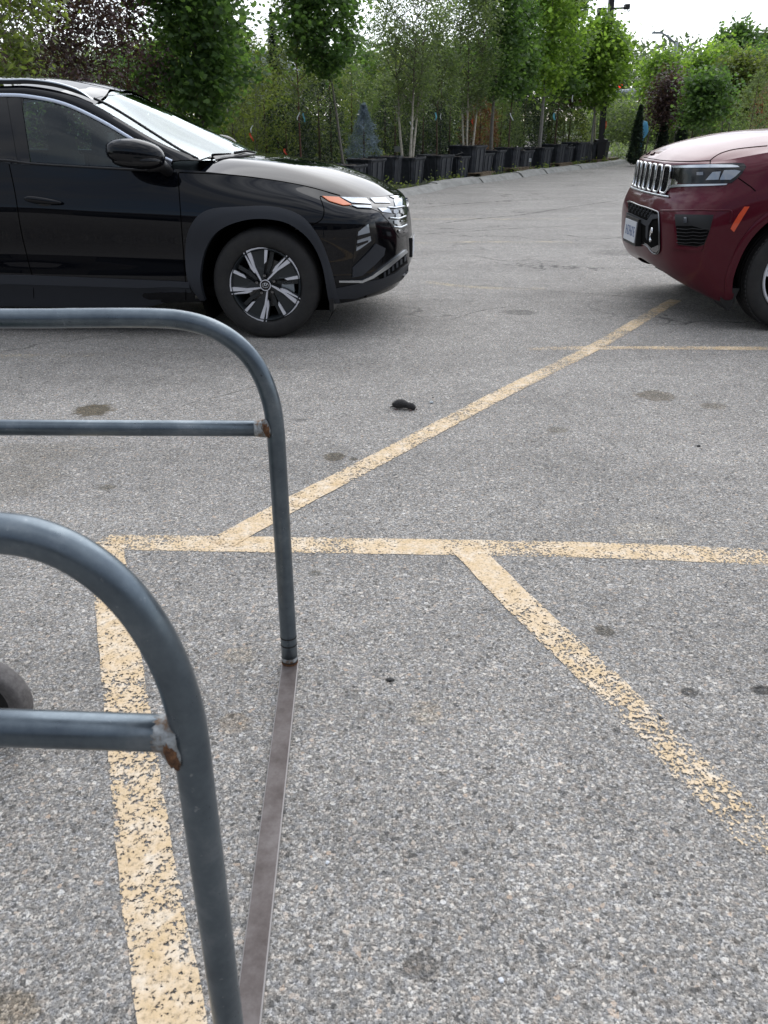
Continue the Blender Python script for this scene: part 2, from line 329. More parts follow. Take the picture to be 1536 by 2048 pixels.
    leafmat('leaf_lime', (0.114,0.181,0.047), (0.210,0.301,0.082), (0.324,0.427,0.116))
    leafmat('leaf_birch', (0.077,0.104,0.061), (0.134,0.167,0.098), (0.210,0.246,0.139))
    leafmat('leaf_olive', (0.085,0.107,0.040), (0.154,0.181,0.068), (0.248,0.269,0.103))
    leafmat('leaf_purple', (0.049,0.032,0.037), (0.090,0.051,0.059), (0.138,0.080,0.084), .3)
    leafmat('leaf_conifer', (0.009,0.019,0.011), (0.016,0.032,0.016), (0.032,0.053,0.022), .15, .6)
    leafmat('leaf_blue', (0.097,0.130,0.167), (0.177,0.229,0.301), (0.291,0.345,0.436), .15, .6)
    leafmat('leaf_rust', (0.114,0.048,0.035), (0.210,0.088,0.059), (0.306,0.143,0.082), .3)
    leafmat('leaf_far', (0.058,0.088,0.052), (0.096,0.136,0.068), (0.154,0.199,0.092), .3)
    mat('ribbon_white', (.75,.78,.78), .5); mat('ribbon_blue', (.12,.42,.52), .5); mat('ribbon_red', (.7,.07,.03), .5); mat('blue_wrap', (.10,.38,.62), .4)
    mat('pole_bronze', (.018,.016,.018), .5, .2); mat('pole_grey', (.28,.31,.33), .5, .5); mat('sign_grey', (.16,.17,.16), .6); mat('white_tag', (.75,.76,.75), .5); mat('ink', (.05,.05,.06), .6)
    mat('cable', (.02,.02,.02), .6); m = mat('signal_red', (.5,.02,.02), .4); b = m.node_tree.nodes['Principled BSDF']; b.inputs['Emission Color'].default_value = (1,.03,.02,1); b.inputs['Emission Strength'].default_value = 1.2
    mat('fence_white', (.6,.6,.58), .6); mat('roof_grey', (.42,.45,.48), .7); mat('wall_pale', (.45,.45,.43), .8)
    m = mat('mole_fur', (.022,.020,.020), .8); P = objc(m); tobase(m, ramp(m, noise(m, 220, 4, .7, P), [(.3,(.018,.017,.018)),(.7,(.06,.056,.054))])); bump(m, noise(m, 420, 4, .8, P), .9, .004)
    mat('mole_skin', (.16,.11,.10), .6); m = mat('pebble', (.3,.28,.26), .8); P = pos(m); tobase(m, ramp(m, noise(m, 35, 2, .5, P), [(.35,(.14,.135,.13)),(.5,(.3,.29,.28)),(.65,(.5,.48,.46))]))
    m = mat('cart_rubber', (.12,.11,.11), .85); P = objc(m); tobase(m, ramp(m, noise(m, 60, 4, .7, P), [(.35,(.085,.078,.076)),(.7,(.15,.14,.135))])); mat('cart_green', (.02,.05,.035), .5)
    mat('added_shop_wall', (.07,.065,.06), .8); mat('added_shop_fascia', (.16,.15,.15), .7); mat('far_car', (.3,.32,.35), .3, .4, .5)
def N2(m, c):
    n = N(m, 'ShaderNodeSeparateColor'); m.node_tree.links.new(c, n.inputs[0]); return n.outputs[0]
make_materials()
# ------------------------------------------------------------------ ground, kerb, parking lines
def sheet(name, pts, z, m, kind='structure'):
    o = mk(name, [(x, y, z) for x, y in pts], [tuple(range(len(pts)))], m, smooth=False); tag(o, kind=kind); return o
# one big sheet: asphalt lot (its far edge lies under the verge); a lawn sheet reaches the horizon below it
sheet('lawn', [(-900,-300),(900,-300),(900,1500),(-900,1500)], -.06, 'lawn')
sheet('asphalt_lot', [(-200,-220),(200,-220),(200,95),(-60,95),(-200,60)], 0, 'asphalt')
KP = [(-10.5,-1.0),(-6.2,6.4),(-2.6,12.4),(.431,17.55),(1.54,20.0),(2.975,22.2),(4.867,25.4),(7.151,28.8),(8.63,31.2)]
KS = resamp(cr([(*p, 0) for p in KP], 6), 200)[:, :2]
kl = np.r_[0, np.cumsum(np.linalg.norm(np.diff(KS, axis=0), axis=1))]
def kerb_at(s, off=0.0):
    i = min(max(np.searchsorted(kl, s)-1, 0), len(KS)-2); f = (s-kl[i])/(kl[i+1]-kl[i])
    p = KS[i]*(1-f)+KS[i+1]*f; d = KS[i+1]-KS[i]; d = d/np.linalg.norm(d); n = np.array([-d[1], d[0]])
    return p+n*off, d
def row_s(u, off=0.0, z=0.0):
    """arc length at which a point of the row shows in pixel column u"""
    best = min(np.linspace(2, kl[-1]+0, 1200), key=lambda s: abs(col_u(kerb_at(s, off)[0], z)-u)); return float(best)
def col_u(p, z=0.0): return 768+FPX*p[0]/max(.05, p[1]*math.cos(PITCH)+(CAMH-z)*math.sin(PITCH))
# verge: planting ground behind the kerb
vg = [tuple(kerb_at(s, .18)[0]) for s in np.linspace(0, kl[-1], 60)]
far_pts = [(11,35),(9,43),(-10,40),(-26,24),(-30,-1)]
bmv = mk('planting_ground', [(x, y, .05) for x, y in vg+far_pts], [tuple(range(len(vg)+5))], 'verge_soil', smooth=False); tag(bmv, kind='structure')
# kerb stones
random.seed(5)
kerb = empty('kerb', (0,0,0)); tag(kerb, kind='structure')
s = 6.0; 
while s < kl[-1]-.3:
    Ls = random.uniform(1.6, 2.9) if random.random() > .3 else random.uniform(.35, .7)
    e = min(s+Ls, kl[-1]); g = random.uniform(.008, .035); v = []; f = []; k = 9
    dz = random.uniform(-.03, .01); do = random.uniform(-.035, .035); tw = random.uniform(-.02, .02)
    prof = [(-.16,-.02),(-.14,.02),(-.05,.105),(.0,.13),(.17,.14),(.21,.11),(.21,-.02)]
    for i in range(k):
        q = s+g+(e-s-2*g)*i/(k-1); 
        p, d = kerb_at(q, 0); n = np.array([-d[1], d[0]]); t_ = (i/(k-1)-.5)
        for a, z in prof:
            a2 = a+do+tw*t_*2+random.uniform(-.012,.012); pp = p+n*a2; v.append((pp[0], pp[1], max(z+dz+random.uniform(-.006,.006), -.02)))
    m_ = len(prof)
    for i in range(k-1):
        for j in range(m_-1): f.append((i*m_+j, i*m_+j+1, (i+1)*m_+j+1, (i+1)*m_+j))
    f.append(tuple(range(m_))); f.append(tuple((k-1)*m_+j for j in range(m_))[::-1])
    o = mk('kerb_stone', v, f, 'concrete', kerb, smooth=False, autosm=None)
    s = e
# painted lines
def line(name, px, width, m, label=None, wear=None, world=False, z=.0015):
    P = np.array([(p[0], p[1]) if world else tuple(ground(*p))[:2] for p in px])
    n = max(12, int(np.sum(np.linalg.norm(np.diff(P, axis=0), axis=1))/.05))
    Q = resamp(cr(P, 8), n) if len(P) > 2 else resamp(P, n)
    D = np.gradient(Q, axis=0); D /= np.linalg.norm(D, axis=1, keepdims=True); Nn = np.stack([-D[:,1], D[:,0]], 1)
    K = 7; v = []; wr = []
    for i in range(n):
        t = i/(n-1); w0 = width*(1+.03*math.sin(i*1.7))
        for k in range(K):
            q = Q[i]+Nn[i]*w0*(k/(K-1)-.5); v.append((q[0], q[1], z))
            e = .035 if k in (0, K-1) else 0.0
            wv = np.interp(t, [a for a, b in wear], [b for a, b in wear]) if wear else 0.0
            wr.append(wv+e+(.09 if i in (0, n-1) else 0))
    o = mk(name, v, gridfaces(n, K), m, smooth=False)
    a = o.data.attributes.new('wear', 'FLOAT', 'POINT'); a.data.foreach_set('value', wr)
    tag(o, kind='structure'); 
    if label: o['label'] = label
    return o
line('parking_line', [(196,1084),(450,1088),(915,1095),(1200,1101),(1440,1110),(1536,1116),(1700,1124)], .117, 'line_paint', 'yellow line crossing the lot beyond the rail', [(0,.03),(.1,-.01),(.78,0),(.86,.06),(.93,.12),(1,.16)], z=.0015)
line('parking_line', [(436,1090),(600,1000),(760,917),(1000,790),(1190,694),(1320,618),(1352,600)], .108, 'line_paint', 'yellow line running diagonally towards the red car', [(0,-.03),(.3,.0),(.8,.03),(1,.0)], z=.003)
line('parking_line', [(927,1092),(1045,1212),(1210,1368),(1345,1502),(1490,1645),(1600,1752)], .112, 'line_paint', 'flaking yellow line ending at the right edge', [(0,-.09),(.3,-.04),(.45,-.01),(.55,.045),(.72,.075),(.85,.04),(1,.07)], z=.003)
line('parking_line', [(213,1082),(224,1180),(252,1400),(292,1720),(345,2040),(372,2200)], .112, 'line_paint', 'worn yellow line passing under the near rail', [(0,.0),(.4,-.01),(.6,.01),(.8,.03),(1,-.03)], z=.003)
line('parking_line', [(1040,698),(1190,696),(1536,697),(1900,700)], .09, 'line_paint_worn', 'thin yellow line meeting the diagonal line', [(0,.10),(.2,.0),(1,0)], z=.0015)
line('parking_line', [(-200,716),(0,712),(150,711),(400,706)], .09, 'line_paint_faded', 'faded yellow dashes under the dark car', [(0,.0),(.5,.04),(1,.09)], z=.0015)
line('parking_line', [(820,438),(980,438),(1160,437)], .2, 'line_paint_faded', 'faded line across the lot near the red car nose', [(0,.02),(1,.05)], z=.0015)
line('parking_line', [(815,487),(950,484),(1150,484)], .16, 'line_paint_faded', 'faded line level with the dark car grille', [(0,.03),(1,.03)], z=.0015)
line('parking_line', [(840,562),(950,575),(1100,578)], .12, 'line_paint_faded', 'faded line beside the dark car bumper', [(0,.03),(.5,.01),(1,.06)], z=.0015)
for pts, w_ in (([(300,842),(345,822),(385,805),(440,793),(520,770)], .008), ([(930,570),(1000,573),(1100,582),(1190,588),(1310,598)], .014), ([(880,447),(960,437),(1040,430),(1130,416),(1240,400)], .05),
              ([(830,470),(930,463),(1010,458),(1140,452)], .04), ([(950,512),(1010,522),(1060,520)], .03), ([(1130,470),(1190,478),(1250,474)], .04), ([(850,415),(960,405),(1100,398)], .06), ([(900,640),(960,622),(1030,612)], .012)):
    o = line('crack', pts, w_, 'crack_dark', z=.001)
# loose grit and small stones lying on the asphalt (nobody could count them)
rng = np.random.default_rng(3); V = []; Fc = []
ico = [(-1,0,0),(1,0,0),(0,-1,0),(0,1,0),(0,0,-.6),(0,0,.8)]; icf = [(0,2,5),(2,1,5),(1,3,5),(3,0,5),(2,0,4),(1,2,4),(3,1,4),(0,3,4)]
for i in range(2600):
    Y = .75+6*rng.random()**1.8; X = (rng.random()-.5)*1.25*(Y+.6); r = .0012+.0028*rng.random()**3; a = rng.random()*6.3
    if X < -.2 and Y < 1.0: pass
    b = len(V); ca, sa = math.cos(a), math.sin(a); j = rng.uniform(.6, 1.3, (6,))
    for (x, y, z), q in zip(ico, j):
        x *= r*q*1.3; y *= r*q; V.append((X+x*ca-y*sa, Y+x*sa+y*ca, .0015+r*.5*z*q+.001))
    Fc += [tuple(b+k for k in f) for f in icf]
tag(mk('loose_grit', V, Fc, 'pebble', smooth=False), 'loose grit and small stones scattered on the asphalt', 'grit', kind='stuff')
def stone(u, v, r, m='pebble', label='', name='stone'):
    g = ground(u, v); rs = np.random.default_rng(int(u)); bm = bmesh.new(); bmesh.ops.create_icosphere(bm, subdivisions=2, radius=r)
    for q in bm.verts: q.co *= rs.uniform(.78, 1.15); q.co.z *= .45
    me = bpy.data.meshes.new(name); bm.to_mesh(me); bm.free(); me.materials.append(MATS[m]); o = bpy.data.objects.new(name, me); col.objects.link(o)
    o.location = (g.x, g.y, r*.35); tag(o, label, 'stone'); return o
stone(863, 806, .012, 'pole_grey', 'small grey stone on the asphalt just right of the dead mole')
stone(866, 796, .006, 'black_scuff', 'tiny black stone just behind the grey stone beside the mole')
stone(780, 1361, .008, 'black_scuff', 'small black crumb on the asphalt right of the steel floor bar')
stone(1397, 893, .010, 'black_scuff', 'small black crumb on the asphalt right of the diagonal line')
stone(1002, 1962, .006, 'plate_white', 'small white stone near the bottom of the lot')
stone(655, 1726, .0045, 'plate_white', 'small white stone right of the steel floor bar')
stone(1322, 1438, .006, 'black_scuff', 'small black crumb beside the flaking yellow line')
# ------------------------------------------------------------------ cart rail (foreground)
rail = empty('cart_rail', (-.25, 1.3, 0)); tag(rail, 'galvanised pipe rail of two hoops joined by a steel floor bar', 'rail')
def relp(ps): return [Vector(p)-Vector((-.25, 1.3, 0)) for p in ps]
YF, YN = 1.838, .745; PR = .0222
def hoop(pxs, Y, r, ext):
    P = [tuple(atY(u, v, Y)) for u, v in pxs]; P = [ (P[0][0]-ext, Y, P[0][2]) ] + P
    return cr(P, 8)
far_path = hoop([(0,637),(150,636),(300,636),(372,642),(432,661),(484,697),(520,745),(541,800),(550,850),(556,930),(580,1325)], YF, PR, 1.2)
z0 = far_path[-1][2]
near_path = hoop([(0,1066),(70,1077),(140,1104),(205,1147),(262,1203),(308,1268),(342,1335),(364,1400),(378,1460),(388,1530),(400,1620),(458,2055)], YN, PR, .03)
# the near hoop continues left out of frame and down to the floor bar
bl = Vector(near_path[-1]); bt = Vector(near_path[-30]); dn = (bl-bt).normalized(); near_path = list(map(tuple, near_path))+[tuple(bl+dn*(bl.z/abs(dn.z)-.004))]
q0 = near_path[0]; near_path = [(q0[0]-1.6, q0[1], q0[2]+.012), (q0[0]-.3, q0[1], q0[2]+.012), (q0[0]-.12, q0[1], q0[2]+.009)]+near_path[1:]
MB().tube(relp(far_path), PR, 20).build('hoop', 'galvanised', rail, True)
MB().tube(relp(near_path), PR, 24).build('hoop', 'galvanised', rail, True)
a = atY(0,855,YF); b = atY(528,857,YF); MB().tube(relp([(a.x-1.2, YF, a.z), a, b]), .0195, 18).build('mid_rail', 'galvanised', rail, True)
a = atY(0,1455,YN); b = atY(352,1467,YN); MB().tube(relp([(a.x-1.2, YN, a.z+.04), a, b]), .0225, 22).build('mid_rail', 'galvanised', rail, True)
# weld collars: pale zinc ring with rust
def weld(px, Y, r, s, px2):
    a = atY(*px, Y); mb = MB()
    mb.tube(relp([(a.x-.014*s, Y, a.z), (a.x-.006*s, Y, a.z), (a.x+.004*s, Y, a.z), (a.x+.016*s, Y, a.z)]), [r*1.005, r*1.02, r*1.07, r*1.12], 18)
    bld = mb.build('weld', 'zinc_patch', rail, True)
    b = atY(*px2, Y); c = Vector((b.x, Y-PR*.80, b.z)); bm = bmesh.new(); bmesh.ops.create_icosphere(bm, subdivisions=3, radius=1)
    rz_ = np.random.default_rng(5)
    for q in bm.verts: k = rz_.uniform(.9, 1.1); q.co = Vector((q.co.x*.0115*k, q.co.y*.0075, q.co.z*.025*k))*s
    me = bpy.data.meshes.new('zinc_smear'); bm.to_mesh(me); bm.free(); me.materials.append(MATS['zinc_patch']); o = bpy.data.objects.new('zinc_smear', me); col.objects.link(o); o.parent = rail
    o.location = relp([c])[0]; o.rotation_euler = (0, R(-12), 0)
    for p in me.polygons: p.use_smooth = True
    c = c+Vector((.001, -.0045*s, -.002)); bm = bmesh.new(); bmesh.ops.create_icosphere(bm, subdivisions=3, radius=1)
    rs = np.random.default_rng(int(px[0]))
    for q in bm.verts:
        k = rs.uniform(.78, 1.2); q.co = Vector((q.co.x*.0078*k, q.co.y*.0055, q.co.z*.020*k))*s
    me = bpy.data.meshes.new('rust_patch'); bm.to_mesh(me); bm.free(); me.materials.append(MATS['rust']); o = bpy.data.objects.new('rust_patch', me); col.objects.link(o); o.parent = rail
    o.location = relp([c])[0]; o.rotation_euler = (0, R(-12), 0)
    for p in me.polygons: p.use_smooth = True
weld((334,1466), YN, .0225, 1.0, (350,1484)); weld((521,857), YF, .0195, .95, (534,852))
# scuffs and rust collar at the far post
def ringband(path, t0, t1, r, m, nm):
    P = resamp(path, 400); P = P[int(t0*400):max(int(t1*400), int(t0*400)+2)]; MB().tube(relp(P), r, 20, cap=False).build(nm, m, rail, True)
def band_px(v0, v1, r, m, nm):
    Q = [p for p in resamp(far_path, 3000) if v0 <= 1024-FPX*((p[1]*math.sin(PITCH)+(p[2]-CAMH)*math.cos(PITCH))/(p[1]*math.cos(PITCH)-(p[2]-CAMH)*math.sin(PITCH))) <= v1]
    if len(Q) > 2: MB().tube(relp(Q[::max(1, len(Q)//6)]), r, 20, cap=False).build(nm, m, rail, True)
band_px(1270, 1273, PR+.0006, 'black_scuff', 'scuff_band'); band_px(1285, 1288, PR+.0005, 'black_scuff', 'scuff_band'); band_px(1310, 1318, PR+.0005, 'zinc_patch', 'zinc_band'); band_px(1319, 1332, PR+.001, 'rust', 'rust_collar')
# flat floor bar: runs from under the far post to under the near one
A = Vector((far_path[-1][0], YF+.02, 0)); B = Vector((near_path[-1][0]+.01, YN-.12, 0)); d = (B-A).normalized(); n = Vector((-d.y, d.x, 0))
hw = .0235; v = []; f = []
for P_ in (A, A.lerp(B,.33), A.lerp(B,.66), B):
    for a_, z_ in ((-hw,.0012),(-hw,.0075),(-hw+.0025,.0095),(hw-.0025,.0095),(hw,.0075),(hw,.0012)): v.append(P_+n*a_+Vector((0,0,z_)))
for i in range(3):
    for j in range(5): f.append((i*6+j, i*6+j+1, (i+1)*6+j+1, (i+1)*6+j))
f.append((0,1,2,3,4,5)); f.append((23,22,21,20,19,18))
mi = []; 
for i in range(3): mi += [1,1,0,1,1]
mi += [0,0]
mk('floor_bar', relp(v), f, None, rail, False, mats=['scuffed_steel','scuffed_edge'], midx=mi)
# flat trolley whose wheel shows at the left edge
tw = ground(2, 1458)
trol = empty('flat_trolley', (tw.x, tw.y, 0)); tag(trol, 'black wheel with grey worn tread at the left edge behind the near rail', 'trolley')
M_ = Matrix.Rotation(R(-14), 4, 'Z')
wr = .102
whl = MB().lathe([(.062,-.022),(.085,-.026),(.097,-.024),(wr,-.016),(wr,.016),(.097,.024),(.085,.026),(.062,.022)], 48, Matrix.Translation((0,0,wr)) @ M_).build('wheel', 'cart_rubber', trol, True, autosm=50)
MB().lathe([(.0,-.018),(.018,-.018),(.022,-.010),(.05,-.008),(.063,-.018),(.063,.018),(.05,.008),(.0,.008)], 36, Matrix.Translation((0,0,wr)) @ M_).build('rim', 'black_plastic', whl)
MB().lathe([(0,-.032),(.008,-.032),(.008,.032),(0,.032)], 12, Matrix.Translation((0,0,wr)) @ M_).build('axle', 'satin_chrome', trol)
mb = MB()
for s_ in (-1, 1): mb.box(M_ @ Vector((-.04, s_*.036, .14)), (.09,.005,.11), M_.to_3x3())
mb.box(M_ @ Vector((-.16, 0, .2)), (.3,.08,.008), M_.to_3x3()); mb.build('fork', 'black_plastic', trol)
MB().box((-.92, -.28, .225), (1.4,.80,.035)).build('deck', 'cart_green', trol)

# ------------------------------------------------------------------ dead mole on the asphalt
def skin_mesh(name, verts, edges, radii, m, parent=None, sub=2):
    me = bpy.data.meshes.new(name); me.from_pydata([tuple(v) for v in verts], edges, []); o = bpy.data.objects.new(name, me); col.objects.link(o)
    sk = o.modifiers.new('skin', 'SKIN'); 
    for d_, r_ in zip(me.skin_vertices[0].data, radii): d_.radius = r_ if hasattr(r_, '__len__') else (r_, r_)
    me.skin_vertices[0].data[0].use_root = True; sk.use_smooth_shade = True
    sb = o.modifiers.new('sub', 'SUBSURF'); sb.levels = sub; sb.render_levels = sub
    dg = bpy.context.evaluated_depsgraph_get(); ev = o.evaluated_get(dg); me2 = bpy.data.meshes.new_from_object(ev); me2.name = name
    o.modifiers.clear(); o.data = me2; me2.materials.clear(); me2.materials.append(MATS[m])
    for p in me2.polygons: p.use_smooth = True
    if parent: o.parent = parent
    return o
gm = ground(808, 818)
mole = empty('dead_mole', (gm.x, gm.y, 0), R(-10)); tag(mole, 'small dark grey dead mole lying on the asphalt beside the diagonal yellow line', 'mole')
vv = [(-.060,0,.015),(-.047,.002,.021),(-.024,.003,.030),(.002,.001,.028),(.018,-.002,.021),(.036,-.005,.021),(.051,-.007,.015),(.063,-.009,.008)]
skin_mesh('body', vv, [(k, k+1) for k in range(7)], [.010,.020,.028,.023,.0135,.021,.017,.006], 'mole_fur', mole)
mb = MB(); mb.tube([(-.056,.004,.010),(-.068,.010,.006),(-.078,.010,.003)], [.004,.003,.0015], 8); mb.build('tail', 'mole_fur', mole, True)
mb = MB(); mb.tube([(-.050,-.018,.004),(-.040,-.025,.003),(-.028,-.027,.0025)], [.0030,.0034,.0018], 8); mb.build('foot', 'mole_skin', mole, True)
mb = MB(); mb.tube([(.030,-.018,.006),(.040,-.026,.004),(.047,-.029,.002)], [.0030,.0045,.002], 8); mb.build('foot', 'mole_skin', mole, True)
mb = MB(); mb.tube([(.066,-.010,.006),(.073,-.011,.005)], [.003,.0022], 8); mb.build('snout', 'mole_skin', mole, True)
# ------------------------------------------------------------------ car tools
class CarBuild:
    """side: +1 when the car's left (+y) faces the camera, -1 when its right does. Points are (x forward, w outward on the seen side, z)."""
    def __init__(s, root, side): s.root = root; s.side = side; s.M = Matrix.Translation(root.location) @ Matrix.Rotation(root.rotation_euler.z, 4, 'Z'); s.Mi = s.M.inverted(); s.tris = []; s.tv = []; s.tn = []
    def L(s, p): return Vector((p[0], p[1]*s.side, p[2]))
    def camray(s, u, v):
        o = s.Mi @ CAM; d = s.Mi.to_3x3() @ ray(u, v); return Vector((o.x, o.y*s.side, o.z)), Vector((d.x, d.y*s.side, d.z)).normalized()
    def pt(s, u, v, w):
        o, d = s.camray(u, v); k = (w-o.y)/d.y; return o+d*k
    def addsurf(s, S, Nn=None):
        """S grid in (x,w,z) added to the projection surface"""
        nu, nv = S.shape[:2]; b = len(s.tv); s.tv += [Vector(p) for p in S.reshape(-1, 3)]
        s.tris += [tuple(b+i for i in f) for f in gridfaces(nu, nv)]
    def finish(s): s.bvh = BVHTree.FromPolygons(s.tv, s.tris)
    def grid(s, name, S, m, mirror=True, parent=None, both='one', thick=0):
        """surface grid given for w>=0 half or a full width grid"""
        nu, nv = S.shape[:2]; P = S.copy().reshape(-1, 3); P[:, 1] *= s.side
        f = gridfaces(nu, nv); o = mk(name, P, f, m, parent or s.root, True)
        bm = bmesh.new(); bm.from_mesh(o.data); bmesh.ops.remove_doubles(bm, verts=bm.verts, dist=.0004); bmesh.ops.recalc_face_normals(bm, faces=bm.faces); bm.to_mesh(o.data); bm.free()
        return o
    def hit(s, u, v, off=0.0):
        o, d = s.camray(u, v); h = s.bvh.ray_cast(o, d)
        if h[0] is None: return None
        n = h[1]; n = -n if n.dot(d) > 0 else n
        return h[0]+n*off, n
    def side_w(s, x, z, dflt=.9):
        h = s.bvh.ray_cast(Vector((x, 3, z)), Vector((0, -1, 0))); return h[0].y if h[0] is not None else dflt
    def conform(s, name, px, m, off=.004, depth=.012, parent=None, step=5.0, fallback=None, smooth=True, both=False):
        """panel whose outline is sighted onto the body surface, set proud of it and given a rim"""
        px = [Vector(p) for p in px]; 
        E_ = []
        for i, p in enumerate(px):
            q = px[(i+1) % len(px)]; k = max(1, int((q-p).length/step)); E_ += [p.lerp(q, j/k) for j in range(k)]
        nb = len(E_); xs = [p.x for p in E_]; ys = [p.y for p in E_]; pts = list(E_)
        def inside(x, y):
            c = False
            for i in range(nb):
                a, b = E_[i], E_[i-1]
                if (a.y > y) != (b.y > y) and x < (b.x-a.x)*(y-a.y)/(b.y-a.y)+a.x: c = not c
            return c
        x = min(xs)+step*.5
        while x < max(xs):
            y = min(ys)+step*.5
            while y < max(ys):
                if inside(x, y) and min((e.x-x)**2+(e.y-y)**2 for e in E_) > (step*.45)**2: pts.append(Vector((x, y)))
                y += step
            x += step
        vo, eo, fo, ov, oe, of = delaunay_2d_cdt([Vector((p.x, p.y)) for p in pts], [(i, (i+1) % nb) for i in range(nb)], [list(range(nb))], 1, 1e-4)
        V = []; last = None; Nn = []
        for p in vo:
            h = s.hit(p.x, p.y)
            V.append(h); last = h or last
        if last is None: return None
        good = [i for i, h in enumerate(V) if h]
        for i, h in enumerate(V):
            if h is None:
                j = min(good, key=lambda g: (vo[g]-vo[i]).length); o, d = s.camray(vo[i].x, vo[i].y); pl, nn = V[j]
                k = (pl-o).dot(d); V[i] = (o+d*k, nn)
        A = [h[0]+h[1]*off for h in V]; B = [h[0]-h[1]*depth for h in V]; n = len(A)
        cnt = {}
        for f in fo:
            for i in range(len(f)):
                e = (f[i], f[(i+1) % len(f)]); cnt[tuple(sorted(e))] = cnt.get(tuple(sorted(e)), 0)+1
        F = [tuple(f) for f in fo]; k = n
        for f in fo:
            for i in range(len(f)):
                a, b = f[i], f[(i+1) % len(f)]
                if cnt[tuple(sorted((a, b)))] == 1: F.append((a, b, b+n, a+n))
        P = [s.L(p) for p in A+B]; o = mk(name, P, F, m, parent or s.root, smooth)
        bm = bmesh.new(); bm.from_mesh(o.data); bmesh.ops.recalc_face_normals(bm, faces=bm.faces)
        bmesh.ops.delete(bm, geom=[q for q in bm.verts if not q.link_faces], context='VERTS'); bm.to_mesh(o.data); bm.free()
        # make sure the face looks outward
        if smooth: o.data.set_sharp_from_angle(angle=R(50))
        return o
    def strip(s, name, px, r, m, off=0.0, parent=None, n=8, smooth=True, mirror=False):
        """thin moulding or gap following the body under a sighted line"""
        P = cr([(*p,) for p in px], 6) if len(px) > 2 and smooth else resamp([(*p,) for p in px], 14)
        Q = []
        for p in P:
            h = s.hit(p[0], p[1], off)
            if h: Q.append(h[0])
        if len(Q) < 2: return None
        mb = MB(); mb.tube([s.L(p) for p in Q], r, n)
        if mirror: mb.tube([s.L((p[0], -p[1], p[2])) for p in Q], r, n)
        return mb.build(name, m, parent or s.root, True)
def shell_grid(rows, ns, nj):
    """rows: list of control rows (same number of points), from bottom up -> dense half grid [rows, cols, 3]"""
    A = np.array(rows, float)                       # R,S,3
    A = np.stack([cr(A[i], ns) for i in range(len(A))], 0)
    A = cr(A, nj); return A                          # dense rows x dense cols
def mirror_full(A):
    """half grid whose last column lies on the centre line -> full grid"""
    B = A[:, :-1][:, ::-1].copy(); B[..., 1] *= -1; A = A.copy(); A[:, -1, 1] = 0; return np.concatenate([A, B], 1)
def split_shell(cb, S, regions, mats, cut):
    """one object per region of the dense shell, all sharing the shell's smooth normals"""
    nu, nv = S.shape[:2]; P = S.reshape(-1, 3).copy(); Nn = gridnormals(S).reshape(-1, 3)
    C = (P.reshape(nu, nv, 3)).mean((0, 1)); 
    if np.mean(np.sum(Nn*(P-np.array([C[0], 0, .6])), 1)) < 0: Nn = -Nn
    P[:, 1] *= cb.side; Nn[:, 1] *= cb.side
    F = np.array(gridfaces(nu, nv)); Cn = S.reshape(-1, 3)[F].mean(1)
    objs = {}; buckets = {}
    for i, c in enumerate(Cn):
        if cut(c): continue
        for nm, pred in regions:
            if pred(c): buckets.setdefault(nm, []).append(i); break
    for nm, idx in buckets.items():
        f = F[idx]; u, inv = np.unique(f.ravel(), return_inverse=True); v = P[u]; nn = Nn[u]
        ff = inv.reshape(f.shape)
        # orient faces outward with the normals
        e1 = v[ff[:,1]]-v[ff[:,0]]; e2 = v[ff[:,3]]-v[ff[:,0]]; fn = np.cross(e1, e2); flip = np.sum(fn*nn[ff[:,0]], 1) < 0; ff[flip] = ff[flip][:, ::-1]
        base = nm.split('#')[0]; objs[nm] = mk(base, v, ff, mats.get(base, mats['*']), cb.root, True, normals=nn)
    return objs
def wheel_common(cb, name, x, wout, rt, tw, rr, z=None, steer=0):
    """tyre with shoulder profile and tread grooves; returns (tyre, matrix) ; axial +a is outward"""
    z = z or rt; sgn = 1 if wout > 0 else -1
    M = Matrix.Translation(cb.L((x, wout, z))) @ Matrix.Diagonal((1, cb.side*sgn, 1, 1)); wo = empty(name, (0,0,0)); wo.parent = cb.root
    T = MB(); prof = [(rr*.99,-.030),(rr*1.03,-.012),(rr*1.10,-.003),(rr*1.2,0),(rt*.90,-.001),(rt*.955,-.012),(rt*.985,-.028),(rt*.998,-.045)]
    for g in (-.07,-.115,-.16):
        if g > -tw+.05: prof += [(rt, g+.006),(rt-.009, g+.005),(rt-.009, g-.005),(rt, g-.006)]
    prof += [(rt*.998,-tw+.045),(rt*.98,-tw+.025),(rt*.93,-tw+.005),(rr*1.1,-tw),(rr*.99,-tw+.02)]
    ty = T.lathe(prof, 96, M).build('tyre', 'tyre_rubber', wo, True, autosm=40)
    return wo, M
# polar polygon helpers for rims: pts given as pixels of a square photograph of the rim (cx, cy, radius px) turned into (x, z) in metres
def rimpoly(pts, c, rp, r, ang, flip=1):
    o = []; a = R(ang)
    for u, v in pts:
        x = (u-c[0])/rp*r*flip; z = -(v-c[1])/rp*r; o.append((x*math.cos(a)-z*math.sin(a), x*math.sin(a)+z*math.cos(a)))
    return o
